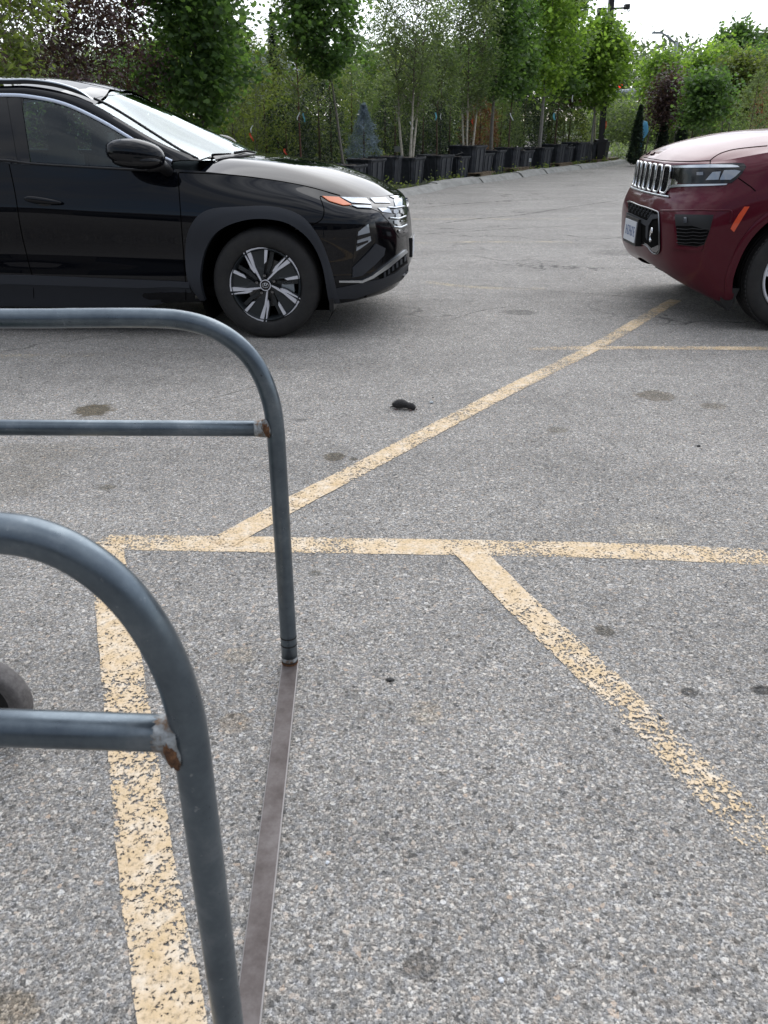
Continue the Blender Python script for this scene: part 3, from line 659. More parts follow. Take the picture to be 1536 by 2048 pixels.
# ------------------------------------------------------------------ dark SUV
TY = R(-4.0)
su = empty('suv', (-.768, 6.495, 0), TY); tag(su, 'glossy black SUV parked on the left with silver five-spoke wheel and chrome window line', 'car')
T = CarBuild(su, -1)
zs = {}
X = [-3.66,-3.35,-2.9,-2.2,-1.6,-1.05,-.55,-.15,.25]
def trow(zside, wside, front):
    """zside/wside: callables of x ; front: four points (x,w,z) round the corner ending at w=0"""
    r = []
    for x in X: r.append((x, wside(x), zside(x)))
    return r+front
def ip(*k): xs = [a for a, b in k]; ys = [b for a, b in k]; return lambda x: float(np.interp(x, xs, ys))
rows = [
 trow(ip((-3.66,.34),(-3.2,.24),(-.5,.235),(.5,.27)), ip((-3.66,.60),(-3.2,.80),(.25,.80)), [(.50,.76,.235),(.68,.66,.24),(.82,.47,.25),(.89,.24,.26),(.905,0,.265)]),
 trow(ip((-3.66,.36),(-3.2,.26),(-1.9,.215),(-.75,.235),(-.5,.25),(.25,.25)), ip((-3.66,.62),(-3.35,.82),(-2.9,.885),(-.5,.885),(.25,.88)), [(.50,.85,.245),(.70,.74,.27),(.86,.53,.31),(.935,.27,.335),(.95,0,.345)]),
 trow(ip((-3.66,.45),(-3.2,.40),(-1.9,.40),(-.5,.375),(.25,.38)), ip((-3.66,.66),(-3.35,.86),(-2.9,.925),(.25,.925)), [(.52,.89,.38),(.73,.78,.385),(.89,.56,.40),(.965,.28,.415),(.985,0,.42)]),
 trow(ip((-3.66,.60),(.25,.56)), ip((-3.66,.68),(-3.35,.87),(-2.9,.918),(-1.6,.905),(-.5,.912),(.25,.925)), [(.53,.895,.53),(.74,.79,.53),(.895,.57,.535),(.968,.285,.54),(.985,0,.545)]),
 trow(ip((-3.66,.78),(-1.6,.80),(.25,.72)), ip((-3.66,.69),(-3.35,.87),(-2.9,.935),(-1.6,.935),(-.5,.935),(.25,.938)), [(.54,.905,.69),(.75,.80,.68),(.89,.57,.68),(.958,.285,.68),(.975,0,.685)]),
 trow(ip((-3.66,.92),(-1.6,.92),(-.5,.88),(.25,.83)), ip((-3.66,.68),(-3.35,.86),(-2.9,.922),(-1.6,.920),(-.5,.918),(.25,.922)), [(.54,.893,.80),(.74,.795,.785),(.865,.56,.785),(.935,.28,.79),(.95,0,.795)]),
 trow(ip((-3.66,1.02),(-1.6,1.03),(-.5,.99),(.25,.92)), ip((-3.66,.67),(-3.35,.84),(-2.9,.890),(-1.6,.892),(-.5,.886),(.25,.872)), [(.53,.845,.86),(.715,.75,.845),(.835,.53,.85),(.905,.265,.855),(.92,0,.86)]),
 trow(ip((-3.66,1.10),(-2.9,1.15),(-1.69,1.14),(-1.2,1.122),(-.9,1.10),(-.55,1.092),(-.15,1.055),(.25,.995)), ip((-3.66,.66),(-3.35,.80),(-2.9,.865),(-1.6,.872),(-.9,.868),(-.5,.845),(-.15,.805),(.25,.77)), [(.50,.745,.93),(.67,.68,.888),(.80,.49,.884),(.872,.25,.888),(.888,0,.892)]),
]
Sh = shell_grid(rows, 12, 9); Sf = mirror_full(Sh); T.addsurf(Sf)
# hood: patch between its side edge, the leading edge, the centre line and the cowl
ncol = len(X); per = 12
top = Sh[-1]; iA = 6*per+5                                # start of hood on the top row (x about -.4)
iB = 9*per                                                 # first front corner point
edge = top[iA:iB+1]; lead = top[iB:]
cowl = cr([tuple(top[iA]), (-.33,.55,1.142), (-.23,.28,1.156), (-.20,0,1.160)], 8)
cent = cr([(-.20,0,1.160),(.10,0,1.128),(.35,0,1.090),(.58,0,1.030),(.74,0,.968),(.84,0,.915),tuple(lead[-1])], 8)
H_ = coons(edge, cent, cowl, lead, 60, 34)
uu = np.linspace(0, 1, 60)[:, None]; vv_ = np.linspace(0, 1, 34)[None]
vs_ = np.log1p(np.exp((vv_-.30)/.03))*.03; H_[..., 2] += (.031*(vv_/.30)-.031*(1/.30+1/.70)*vs_)*np.sin(np.pi*uu)**.6
Hf = np.concatenate([H_, (H_*np.array([1,-1,1]))[:, ::-1][:, 1:]], 1); T.addsurf(Hf)
T.grid('hood', Hf, 'black_paint')
# greenhouse curves in (x, w, z)
dlo = [tuple(T.pt(u, v, w_)) for u, v, w_ in ((0,190,.715),(60,193,.715),(130,208,.722),(200,240,.745),(260,275,.775),(320,310,.81),(345,322,.825))]
dlo = [(-3.30,.775,1.22),(-3.0,.74,1.38),(-2.6,.72,1.47),(-2.15,.715,1.525)]+dlo
drip = [tuple(T.pt(u, v, w_)) for u, v, w_ in ((0,172,.665),(60,172,.665),(130,185,.675),(190,210,.69),(250,245,.715),(320,285,.75),(405,321,.775))]
drip = [(-3.42,.66,1.20),(-3.2,.62,1.42),(-2.75,.64,1.54),(-2.2,.655,1.58)]+drip
wst = T.pt(188, 196, .66)
dl = cr(dlo, 8); dr = cr(drip, 8)
belt = top[:iA+6]
mid = .5*(resamp(dl, 120)+resamp(dr, 120)); mid[:, 1] += .012; mid[:, 2] += .006
G3 = np.stack([resamp(dl, 120), mid, resamp(dr, 120)], 0); G3 = cr(G3, 4)
T.addsurf(G3); T.grid('window_frame_panel', G3, 'black_paint'); T.grid('window_frame_panel', G3*np.array([1,-1,1]), 'black_paint')
# side glass between belt and upper line
bl_ = [( -3.25,.845,1.15),(-2.9,.866,1.155),(-2.2,.872,1.15)]+[tuple(T.pt(u, v, w_)) for u, v, w_ in ((0,320,.874),(60,327,.873),(150,333,.871),(240,338,.868),(300,341,.862),(342,343,.85))]
bb = resamp(cr(bl_, 8), 90); uu_ = resamp(dl, 90)
def gl_part(i0, i1, nm='side_window'):
    c = coons(bb[i0:i1], uu_[i0:i1], np.array([bb[i0], uu_[i0]]), np.array([bb[i1-1], uu_[i1-1]]), i1-i0, 8); b_ = np.sin(np.linspace(0, np.pi, 8))[None]*.012; c[..., 1] += b_-.006
    return c
def nearest(arr, x): return int(np.argmin(np.abs(arr[:, 0]-x)))
iF = nearest(bb, -1.56); iR = nearest(bb, -1.66)
Gf = gl_part(iF, 90); Gr = gl_part(0, iR); T.addsurf(gl_part(0, 90))
for sg in (1, -1):
    k = np.array([1, sg, 1]); T.grid('side_window', Gf*k, 'window_glass'); T.grid('side_window', Gr*k, 'window_glass')
# pillar between the doors
pl = gl_part(iR-1, iF+1); pl[..., 1] += .003
for sg in (1, -1): T.grid('door_pillar', pl*np.array([1, sg, 1]), 'gloss_black')
# windscreen and roof
ws_side = dr[nearest(dr, wst.x):]; w0 = ws_side[0]
wb = cr([tuple(ws_side[-1]), (-.30,.52,1.135), (-.20,.26,1.15), (-.17,0,1.155)], 8)
wc = cr([(-1.16,0,1.568),(-.86,0,1.452),(-.55,0,1.315),(-.17,0,1.155)], 8)
wt = cr([tuple(w0), (w0[0]-.03,.40,w0[2]+.048), (-1.15,.2,1.562), (-1.16,0,1.568)], 8)
W_ = coons(ws_side, wc, wt, wb, 40, 20); Wf = np.concatenate([W_, (W_*np.array([1,-1,1]))[:, ::-1][:, 1:]], 1); T.addsurf(Wf); T.grid('windscreen', Wf, 'window_glass')
rs = dr[:nearest(dr, wst.x)+1]; rc = cr([(-3.42,0,1.30),(-3.2,0,1.50),(-2.7,0,1.615),(-2.1,0,1.645),(-1.6,0,1.632),(-1.16,0,1.568)], 8)
R_ = coons(rs, rc, np.array([rs[0], (-3.42,.33,1.27), rc[0]]), wt, 50, 16); R_[..., 2] += .018*np.sin(np.linspace(0, np.pi, 16))[None]
Rf = np.concatenate([R_, (R_*np.array([1,-1,1]))[:, ::-1][:, 1:]], 1); T.addsurf(Rf); T.grid('roof', Rf, 'black_paint')
# rear glass and tail
tb = Sh[-1][0]; rg = coons(np.array([(tb[0],0.0,1.10),tuple(tb)]), np.array([(-3.42,0,1.30),(-3.42,.66,1.20)]), np.array([(tb[0],0,1.10),(-3.42,0,1.30)]), np.array([tuple(tb),(-3.42,.66,1.20)]), 12, 8)
T.grid('rear_window', np.concatenate([(rg*np.array([1,-1,1]))[::-1][:-1], rg], 0), 'window_glass')
rear = np.stack([np.array([(p[0],  k*p[1], p[2]) for p in Sh[:, 0]]) for k in np.linspace(-1, 1, 12)], 0); rear[..., 0] -= .08*(1-(np.linspace(-1,1,12)[:, None])**2); T.grid('tailgate', rear, 'black_paint')
T.finish()
# shell split into panels; wheel openings cut
WX, WZ = .023, .368
def cutT(c):
    x, w_, z = c
    for wx in (WX, WX-2.755):
        if abs(w_) > .58 and (x-wx)**2+(z-.345)**2 < (.490 if x < wx+.2 else .458)**2: return True
    return False
def doors(a, b): return lambda c: a < c[0] < b and c[2] > .245 and abs(c[1]) > .7
split_shell(T, Sf, [
  ('front_door', lambda c: -1.62 < c[0] < -.52 and c[2] > .25 and c[1] > .6), ('front_door#2', lambda c: -1.62 < c[0] < -.52 and c[2] > .25 and c[1] < -.6),
  ('rear_door', lambda c: -2.55 < c[0] < -1.62 and c[2] > .25 and c[1] > .6), ('rear_door#2', lambda c: -2.55 < c[0] < -1.62 and c[2] > .25 and c[1] < -.6),
  ('fender', lambda c: -.52 < c[0] < .5 and c[1] > .5 and c[2] > .25), ('fender#2', lambda c: -.52 < c[0] < .5 and c[1] < -.5 and c[2] > .25),
  ('bumper', lambda c: c[0] > .4), ('quarter_panel', lambda c: c[1] > 0), ('quarter_panel#2', lambda c: True)], {'*': 'black_paint'}, cutT)
# wheel housings (inside) and under-body
def housing(cb, wx, sg, rad, zc, w0):
    mb = MB(); pr = [(wx+rad*math.cos(R(a)), zc+rad*math.sin(R(a))) for a in range(-30, 211, 12)]
    for x, z in pr: mb.v.append(tuple(cb.L((x, sg*w0, z)))); mb.v.append(tuple(cb.L((x, sg*.45, z))))
    for i in range(len(pr)-1): mb.f.append((2*i, 2*i+1, 2*i+3, 2*i+2))
    mb.f.append(tuple(2*i+1 for i in range(len(pr)))); mb.build('wheel_housing', 'deep_black', cb.root, False, fixn=False)
for wx in (WX, WX-2.755):
    for sg in (1, -1): housing(T, wx, sg, .475, .345, .875)
mb = MB(); mb.box(T.L((-1.4, 0, .29)), (4.2, 1.5, .06)); mb.box(T.L((.55, 0, .34)), (.5, 1.2, .06)); mb.build('underbody', 'deep_black', su)
# arch claddings, traced as inner and outer outline round the wheel centre
def arch(cb, cx, cz, inner, outer, m, off, wsg=1, lip=.045, dx=0.0, name='arch_cladding', fix=None):
    A_ = cr([(x, z, 0) for x, z in inner], 6)[:, :2]; B_ = resamp(cr([(x, z, 0) for x, z in outer], 6)[:, :2], len(A_)); n = len(A_); v = []; K = 5
    for i in range(n):
        for k in range(-1, K+1):
            if k == -1: x, z = A_[i]
            else: t = min(k, K-1)/(K-1); x, z = A_[i]*(1-t)+B_[i]*t
            ww = cb.side_w(x, z) if fix is None else fix(x, z)
            o_ = off+.006 if 0 <= k < K-1 else off
            if k == -1: ww = ww-lip; o_ = 0
            if k == K: o_ = -.012
            v.append(cb.L((x+dx, wsg*(ww+o_), z)))
    o = mk(name, v, gridfaces(n, K+2), m, cb.root, True); bm = bmesh.new(); bm.from_mesh(o.data); bmesh.ops.recalc_face_normals(bm, faces=bm.faces); bm.to_mesh(o.data); bm.free(); o.data.set_sharp_from_angle(angle=R(45)); return o
inner = [(-.415,.255),(-.42,.42),(-.372,.590),(-.262,.722),(-.08,.790),(.10,.795),(.235,.757),(.350,.658),(.420,.50),(.447,.30),(.452,.245)]
outer = [(-.45,.255),(-.51,.40),(-.508,.590),(-.452,.745),(-.335,.848),(-.10,.872),(.12,.872),(.30,.812),(.412,.672),(.478,.48),(.515,.30),(.525,.235)]
arch(T, 0, 0, inner, outer, 'clad_plastic', .006); arch(T, 0, 0, inner, outer, 'clad_plastic', .006, -1)
sym = lambda P: [(-2.732-(x-.023), z) for x, z in P][::-1]
arch(T, 0, 0, [(x-2.755, z) for x, z in inner], [(x-2.755, z) for x, z in outer], 'clad_plastic', .006); arch(T, 0, 0, [(x-2.755, z) for x, z in inner], [(x-2.755, z) for x, z in outer], 'clad_plastic', .006, -1)
# sill claddings along the door bottoms
for sg in (1, -1):
    xs = np.linspace(-2.28, -.50, 26); v = []
    for x in xs:
        zt = np.interp(x, [-2.28,-1.6,-.54,-.5], [.425,.418,.388,.385]); zb = np.interp(x, [-2.28,-.9,-.75,-.69,-.5], [.19,.195,.215,.243,.247])
        for k, (f_, o_) in enumerate(((1.0,-.01),(1.0,.009),(.72,.013),(.66,.004),(.15,.0),(0.,-.012),(-.02,-.12))):
            z = zb+(zt-zb)*f_; v.append(T.L((x, sg*(min(T.side_w(x, max(z,.245)), .93)+o_), z)))
    o = mk('sill_cladding', v, gridfaces(26, 7), 'clad_plastic', su, True); o.data.set_sharp_from_angle(angle=R(28))
# chrome window line
def wv(P, dw=.004): return [T.L((p[0], p[1]+dw, p[2])) for p in P]
for sg in (1, -1):
    ribbon = []; C_ = resamp(dl, 110)
    D_ = np.gradient(C_, axis=0); D_ /= np.linalg.norm(D_, axis=1, keepdims=True)
    for p, d_ in zip(C_, D_):
        nrm = np.array([-d_[2], 0, d_[0]]); nrm /= np.linalg.norm(nrm)
        wdt = np.interp(p[0], [-3.3,-1.0,-.6], [.010,.0105,.007])
        for a_, o_ in ((-1,.0),(-1,.007),(-.3,.010),(.3,.010),(1,.007),(1,.0)):
            q = p+nrm*wdt*a_; ribbon.append(T.L((q[0], sg*(q[1]+o_+.003), q[2])))
    mk('chrome_moulding', ribbon, gridfaces(110, 6), 'window_chrome', su, True)
    bt_ = resamp(cr(bl_, 6), 60); mb = MB(); mb.tube([T.L((p[0], sg*(p[1]+.002), p[2])) for p in bt_], .008, 8); mb.build('belt_seal', 'black_plastic', su, True)
# sail panel at the front corner of the side glass, quarter trims
T.conform('sail_panel', [(300,300),(345,322),(352,345),(300,341)], 'clad_plastic', .006, .01)
T.conform('pillar_trim', [(20,195),(42,197),(62,330),(44,330)], 'gloss_black', .006, .01)
T.conform('pillar_trim', [(0,195),(14,196),(36,328),(22,328),(0,322)], 'gloss_black', .006, .01)
# seams
for px in ([(357,346),(358,380),(363,450),(368,520),(371,562),(372,600)], [(18,328),(30,385),(42,460),(56,520),(66,560),(68,602)], [(358,345),(450,349),(530,358),(610,372),(680,391)],
           [(640,394),(648,420),(642,440),(618,452)], [(640,393),(700,395),(760,394),(800,388)]):
    T.strip('panel_gap', px, .0032, 'seam_black', 0.0005)
T.strip('windscreen_seal', [(188,197),(220,212),(260,236),(310,268),(360,299),(402,321)], .008, 'black_plastic', .001)
T.strip('windscreen_seal', [(186,198),(205,193),(240,189),(268,188)], .002, 'black_plastic', .0)
# shadow crease on the doors and fender
# cowl panel, wipers
T.conform('cowl_panel', [(396,322),(420,314),(460,309),(500,304),(512,309),(470,314),(430,321),(400,327)], 'black_plastic', .006, .01)
def wiper(a, b, c):
    P = [T.hit(*a, .02), T.hit(*b, .022), T.hit(*c, .018)]
    if all(P): MB().tube([T.L(p[0]) for p in P], [.010,.008,.005], 8).build('wiper', 'black_plastic', su, True)
wiper((398,322),(425,316),(462,313)); wiper((470,312),(490,308),(510,311))
# roof rail
for sg in (1, -1):
    P = [tuple(T.pt(u, v, .655)) for u, v in ((0,166),(60,166),(115,173),(160,187),(186,199))]; P = [(-3.1,.60,1.50),(-2.9,.62,1.565),(-2.5,.64,1.605),(-2.1,.65,1.622)]+P
    P = cr(P, 6); v = []
    if sg < 0: P[:, 2] -= np.interp(P[:, 0], [-2, -1.4], [.0, .035])
    for i, p in enumerate(P):
        t = i/(len(P)-1); h = .020*min(1, (1-t)*7, t*12+.15); 
        for a_, b_ in ((-.018,-.3),(-.018,.8),(-.008,1.1),(.008,1.1),(.018,.8),(.018,-.3)): v.append(T.L((p[0], sg*(p[1]+a_), p[2]+h*b_)))
    mk('roof_rail', v, gridfaces(len(P), 6), 'black_plastic', su, True).data.set_sharp_from_angle(angle=R(50))
    v = []
    for i, p in enumerate(P):
        t = i/(len(P)-1); h = .020*min(1, (1-t)*7, t*12+.15)
        for a_, b_ in ((.0185,.75),(.0185,1.05),(.010,1.25),(-.01,1.2)): v.append(T.L((p[0], sg*(p[1]+a_+.001), p[2]+h*b_+.001)))
    mk('rail_trim', v, gridfaces(len(P), 4), 'satin_chrome', su, True)
# door handle
h = T.pt(87, 401, .935)
def ell(name, cb, c, rx, rw, rz, m, parent=None, rot=0, pw=1.0, fwd=0, seg=24, flat=None):
    bm = bmesh.new(); bmesh.ops.create_uvsphere(bm, u_segments=seg, v_segments=seg//2, radius=1)
    for q in bm.verts:
        x, y, z = q.co; s_ = lambda a: math.copysign(abs(a)**pw, a); x, y, z = s_(x), s_(y), s_(z)
        if flat: x, y, z = flat(x, y, z)
        x *= rx; z *= rz; y *= rw; x, z = x*math.cos(rot)-z*math.sin(rot), x*math.sin(rot)+z*math.cos(rot)
        q.co = cb.L((c[0]+x, c[1]+y, c[2]+z))
    bmesh.ops.recalc_face_normals(bm, faces=bm.faces)
    me = bpy.data.meshes.new(name); bm.to_mesh(me); bm.free(); me.materials.append(MATS[m]); o = bpy.data.objects.new(name, me); col.objects.link(o); o.parent = parent or cb.root
    for p in me.polygons: p.use_smooth = True
    return o
ww = T.side_w(h.x, h.z); ell('door_handle', T, (h.x, ww+.022, h.z), .128, .018, .022, 'black_paint', rot=R(-6), pw=.85, flat=lambda x, y, z: (x, y, z*(1-.25*x)))
ell('handle_cup', T, (h.x-.0, ww-.002, h.z-.018), .06, .012, .03, 'gloss_black')
# mirror
c = T.pt(272, 309, 1.03)
mir = empty('side_mirror'); mir.parent = su
def mshape(x, y, z):
    k = 1-.28*max(0, x)**1.5; return (x, y*k, z*(1-.30*max(0,-x))+(-.18*x if z > 0 else .05*x))
ell('mirror_housing', T, (c.x, c.y, c.z+.004), .185, .105, .088, 'black_paint', mir, rot=R(-6), pw=.78, flat=mshape, seg=32)
ell('mirror_base_trim', T, (c.x+.01, c.y+.0, c.z-.034), .165, .098, .047, 'gloss_black', mir, rot=R(-2), pw=.8, seg=28)
mb = MB(); e = T.pt(345, 345, .87); mb.tube([T.L((c.x+.06, c.y-.03, c.z-.055)), T.L((c.x+.12, c.y-.08, c.z-.06)), T.L((e.x-.02, .875, e.z+.0))], [.05,.045,.032], 14); mb.build('mirror_arm', 'black_plastic', mir, True)
c2 = Vector((c.x, -c.y, c.z)); ell('mirror_housing', T, tuple(c2), .16, .1, .085, 'black_paint', mir)
# seats and dash seen dimly through the glass
def pill(name, c, d, m='interior_fabric'):
    bm = bmesh.new(); bmesh.ops.create_cube(bm, size=1); bmesh.ops.bevel(bm, geom=bm.edges[:], offset=.22, segments=3, affect='EDGES')
    for q in bm.verts: q.co = T.L((c[0]+q.co.x*d[0], c[1]+q.co.y*d[1], c[2]+q.co.z*d[2]))
    me = bpy.data.meshes.new(name); bm.to_mesh(me); bm.free(); me.materials.append(MATS[m]); o = bpy.data.objects.new(name, me); col.objects.link(o); o.parent = su
    for p in me.polygons: p.use_smooth = True
for w_ in (.38, -.38):
    pill('seat_back', (-1.48, w_, .98), (.16, .46, .62)); pill('headrest', (-1.50, w_, 1.37), (.10, .24, .17)); pill('seat_cushion', (-1.2, w_, .72), (.5, .46, .16))
pill('rear_seat', (-2.4, 0, 1.0), (.18, 1.2, .6)); pill('dashboard', (-.72, 0, .98), (.5, 1.35, .22))
P = [T.L((-.98+.05*math.sin(a), -.38+.17*math.cos(a), 1.06+.17*math.sin(a))) for a in np.linspace(0, 6.283, 24, endpoint=False)]; MB().tube(P, .013, 8, closed=True).build('steering_wheel', 'black_plastic', su, True)
# ---- front lamps and face
def z2(pts): return [(400+.2995*x, 280+.2995*y) for x, y in pts]
T.conform('lamp_housing', z2([(905,378),(1310,378),(1388,395),(1396,470),(1392,610),(1330,655),(1292,600),(1255,540),(1200,480),(1150,462),(1010,446),(960,420)]), 'gloss_black', .003, .01, step=4)
T.conform('marker_lamp', z2([(815,378),(925,384),(1012,436),(955,438),(862,410)]), 'amber', .006, .01, step=4)
for q in ([(938,386),(1108,392),(1142,432),(1012,424)], [(1012,440),(1140,444),(1144,460),(1050,455)], [(1132,392),(1236,390),(1268,424),(1166,424)], [(1184,458),(1258,458),(1274,490),(1214,484)]):
    T.conform('daytime_lamp', z2(q), 'lamp_silver', .008, .008, step=3)
for q in ([(1262,380),(1330,376),(1300,398)], [(1290,400),(1345,392),(1345,440),(1300,446)], [(1345,380),(1384,392),(1384,470),(1366,520),(1352,440)]):
    T.conform('grille_jewel', z2(q), 'lamp_silver', .008, .008, step=3)
for q in ([(1250,455),(1300,456),(1362,444)], [(1262,522),(1320,528),(1370,508)], [(1288,580),(1330,586),(1376,566)]):
    T.strip('grille_bar', z2(q), .006, 'satin_chrome', .008, smooth=False)
for x0, y0 in ((1285,470),(1330,470),(1300,500),(1345,490),(1290,540),(1335,540),(1310,556),(1352,540),(1318,600),(1350,595)):
    T.conform('grille_cell', z2([(x0,y0),(x0+22,y0-6),(x0+34,y0+10),(x0+20,y0+26),(x0+2,y0+20)]), 'dark_chrome', .009, .006, step=3)
T.conform('lamp_recess', z2([(1045,600),(1120,545),(1212,508),(1262,560),(1320,655),(1372,640),(1380,735),(1215,835),(1235,720),(1168,690),(1060,740),(1018,830),(1030,740)]), 'gloss_black', .002, .012, step=4)
T.conform('corner_trim', z2([(1170,690),(1232,722),(1222,770),(1165,830),(1082,903),(1015,918),(1018,850),(1070,800),(1130,740)]), 'clad_plastic', .010, .012, step=4)
T.conform('headlamp', z2([(1056,612),(1122,560),(1140,672),(1064,728),(1042,740)]), 'lens_clear', .006, .01, step=4)
T.conform('headlamp_insert', z2([(1048,640),(1130,618),(1134,640),(1046,668)]), 'gloss_black', .010, .006, step=3)
T.conform('headlamp_insert', z2([(1045,690),(1120,668),(1118,680),(1048,712)]), 'gloss_black', .010, .006, step=3)
T.conform('skid_strip', z2([(926,936),(1078,934),(1140,905),(1240,830),(1366,732),(1378,748),(1250,855),(1150,920),(1080,950),(928,948)]), 'satin_chrome', .014, .014, step=3)
T.conform('lower_grille', z2([(1180,908),(1260,850),(1372,758),(1384,820),(1300,880),(1200,925)]), 'deep_black', .004, .01, step=4)
for k in range(6):
    a = (1222+k*27, 884-k*21); T.conform('grille_tooth', z2([a,(a[0]+12,a[1]-9),(a[0]+13,a[1]+24),(a[0]+1,a[1]+34)]), 'clad_plastic', .010, .006, step=3)
T.conform('lower_lip', z2([(870,1000),(1080,952),(1200,928),(1300,890),(1388,826),(1386,880),(1340,935),(1200,1000),(1040,1055),(880,1062)]), 'clad_plastic', .006, .01, step=5)
p1 = T.hit(*z2([(1372,690)])[0], .02)
if p1:
    T_ = MB().box(T.L((.985, 0, .52)), (.02, .32, .14)); T_.build('plate_holder', 'black_plastic', su); MB().box(T.L((.996, 0, .52)), (.004, .30, .12)).build('licence_plate', 'plate_white', su)
ell('badge', T, (.935, 0, .80), .012, .062, .04, 'chrome')
# mud flap behind the bumper
MB().box(T.L((.47, .78, .235)), (.03, .22, .08)).build('air_deflector', 'black_plastic', su)
# ---- wheels
def machined(M, poly, a0, a1, parent, nm, m): MB().prism(poly, a0, a1, M).build(nm, m, parent)
RC, RP, RR = (770,1036), 492, .240
def suv_wheel(x, wout):
    wo, M = wheel_common(T, 'wheel', x, wout, .370, .235, .240, z=.368)
    MB().lathe([(.243,-.012),(.236,-.004),(.230,-.012),(.222,-.03),(.215,-.14),(.20,-.2)], 64, M).build('rim', 'dark_alloy', wo, True, autosm=30)
    MB().lathe([(0,-.10),(.16,-.10),(.165,-.115),(.0,-.115)], 40, M).build('brake_disc', 'brake_steel', wo, True, autosm=30)
    ca = [(.10+.0,.02),(.185,.02),(.19,-.05),(.17,-.10),(.11,-.08)]; MB().prism([(x_, z_-.0) for x_, z_ in ca], -.09, -.05, M).build('brake_caliper', 'caliper', wo)
    MB().lathe([(0,-.0),(.032,-.0),(.036,-.004),(.036,-.03),(0,-.03)], 32, M).build('hub_cap', 'gloss_black', wo, True, autosm=30)
    mb = MB(); mb.lathe([(.037,-.006),(.037,.002),(.032,.002),(.032,-.006)], 32, M, closed=True); mb.build('cap_ring', 'machined_alloy', wo, False)
    # slanted letter in an oval on the cap
    mb = MB(); mb.tube([M @ Vector((.022*math.cos(a), .003, .0155*math.sin(a))) for a in np.linspace(0, 6.283, 28, endpoint=False)], .0016, 6, closed=True)
    for s_ in (-1, 1): mb.tube([M @ Vector((s_*.008-.005, .003, -.012)), M @ Vector((s_*.008-.001, .003, 0)), M @ Vector((s_*.008+.005, .003, .012))], .0022, 6)
    mb.tube([M @ Vector((-.008, .003, -.003)), M @ Vector((.008, .003, .003))], .002, 6); mb.build('cap_emblem', 'chrome', wo, True)
    for k in range(5):
        A = k*72
        g = lambda pts: rimpoly(pts, RC, RP, RR, A, 1)
        # spoke body: dark wedge with a folded face
        w_ = g([(528,582),(640,552),(740,545),(828,548),(800,730),(770,760),(740,900),(760,1000),(712,985),(628,815)])
        MB().prism(w_, -.055, -.022, M).build('spoke', 'dark_alloy', wo)
        v = []; cen = g([(690,760)])[0]; rim_ = g([(585,590),(700,565),(785,560),(765,735),(735,830),(665,800)])
        v = [M @ Vector((p[0], -.020, p[1])) for p in rim_]+[M @ Vector((cen[0], -.034, cen[1]))]
        mk('spoke_facet', v, [(i, (i+1) % 6, 6) for i in range(6)], 'dark_alloy', wo, False)
        mb = MB()
        mb.prism(g([(524,580),(582,568),(612,680),(640,800),(662,850),(716,976),(703,988),(640,870),(598,775),(560,680)]), -.022, -.008, M)
        mb.prism(g([(524,581),(600,552),(690,534),(760,532),(830,545),(826,562),(760,549),(690,551),(604,570),(528,596)]), -.022, -.009, M)
        mb.prism(g([(785,552),(830,546),(812,655),(800,718),(768,750),(776,650)]), -.022, -.008, M)
        mb.prism(g([(482,602),(494,598),(582,762),(622,820),(636,882),(612,866),(572,812),(540,730)]), -.022, -.010, M)
        mb.build('machined_edge', 'machined_alloy', wo)
        b_ = g([(470,610),(510,590),(600,800),(640,890),(600,870),(560,810)]); MB().prism(b_, -.06, -.024, M).build('spoke_rib', 'dark_alloy', wo)
        c_ = g([(758,908)])[0]; mbn = MB(); mbn.lathe([(0,.0),(.010,-.001),(.013,-.006),(.013,-.03),(0,-.03)], 12, M @ Matrix.Translation((c_[0], -.012, c_[1]))); mbn.build('wheel_nut', 'dark_chrome', wo, True, autosm=40)
        e_ = g([(840,600),(900,600),(860,780),(800,900),(770,880),(815,740)]); MB().prism(e_, -.08, -.05, M).build('spoke_back', 'dark_alloy', wo)
for x in (WX, WX-2.755):
    for sg in (1, -1): suv_wheel(x, sg*.915)
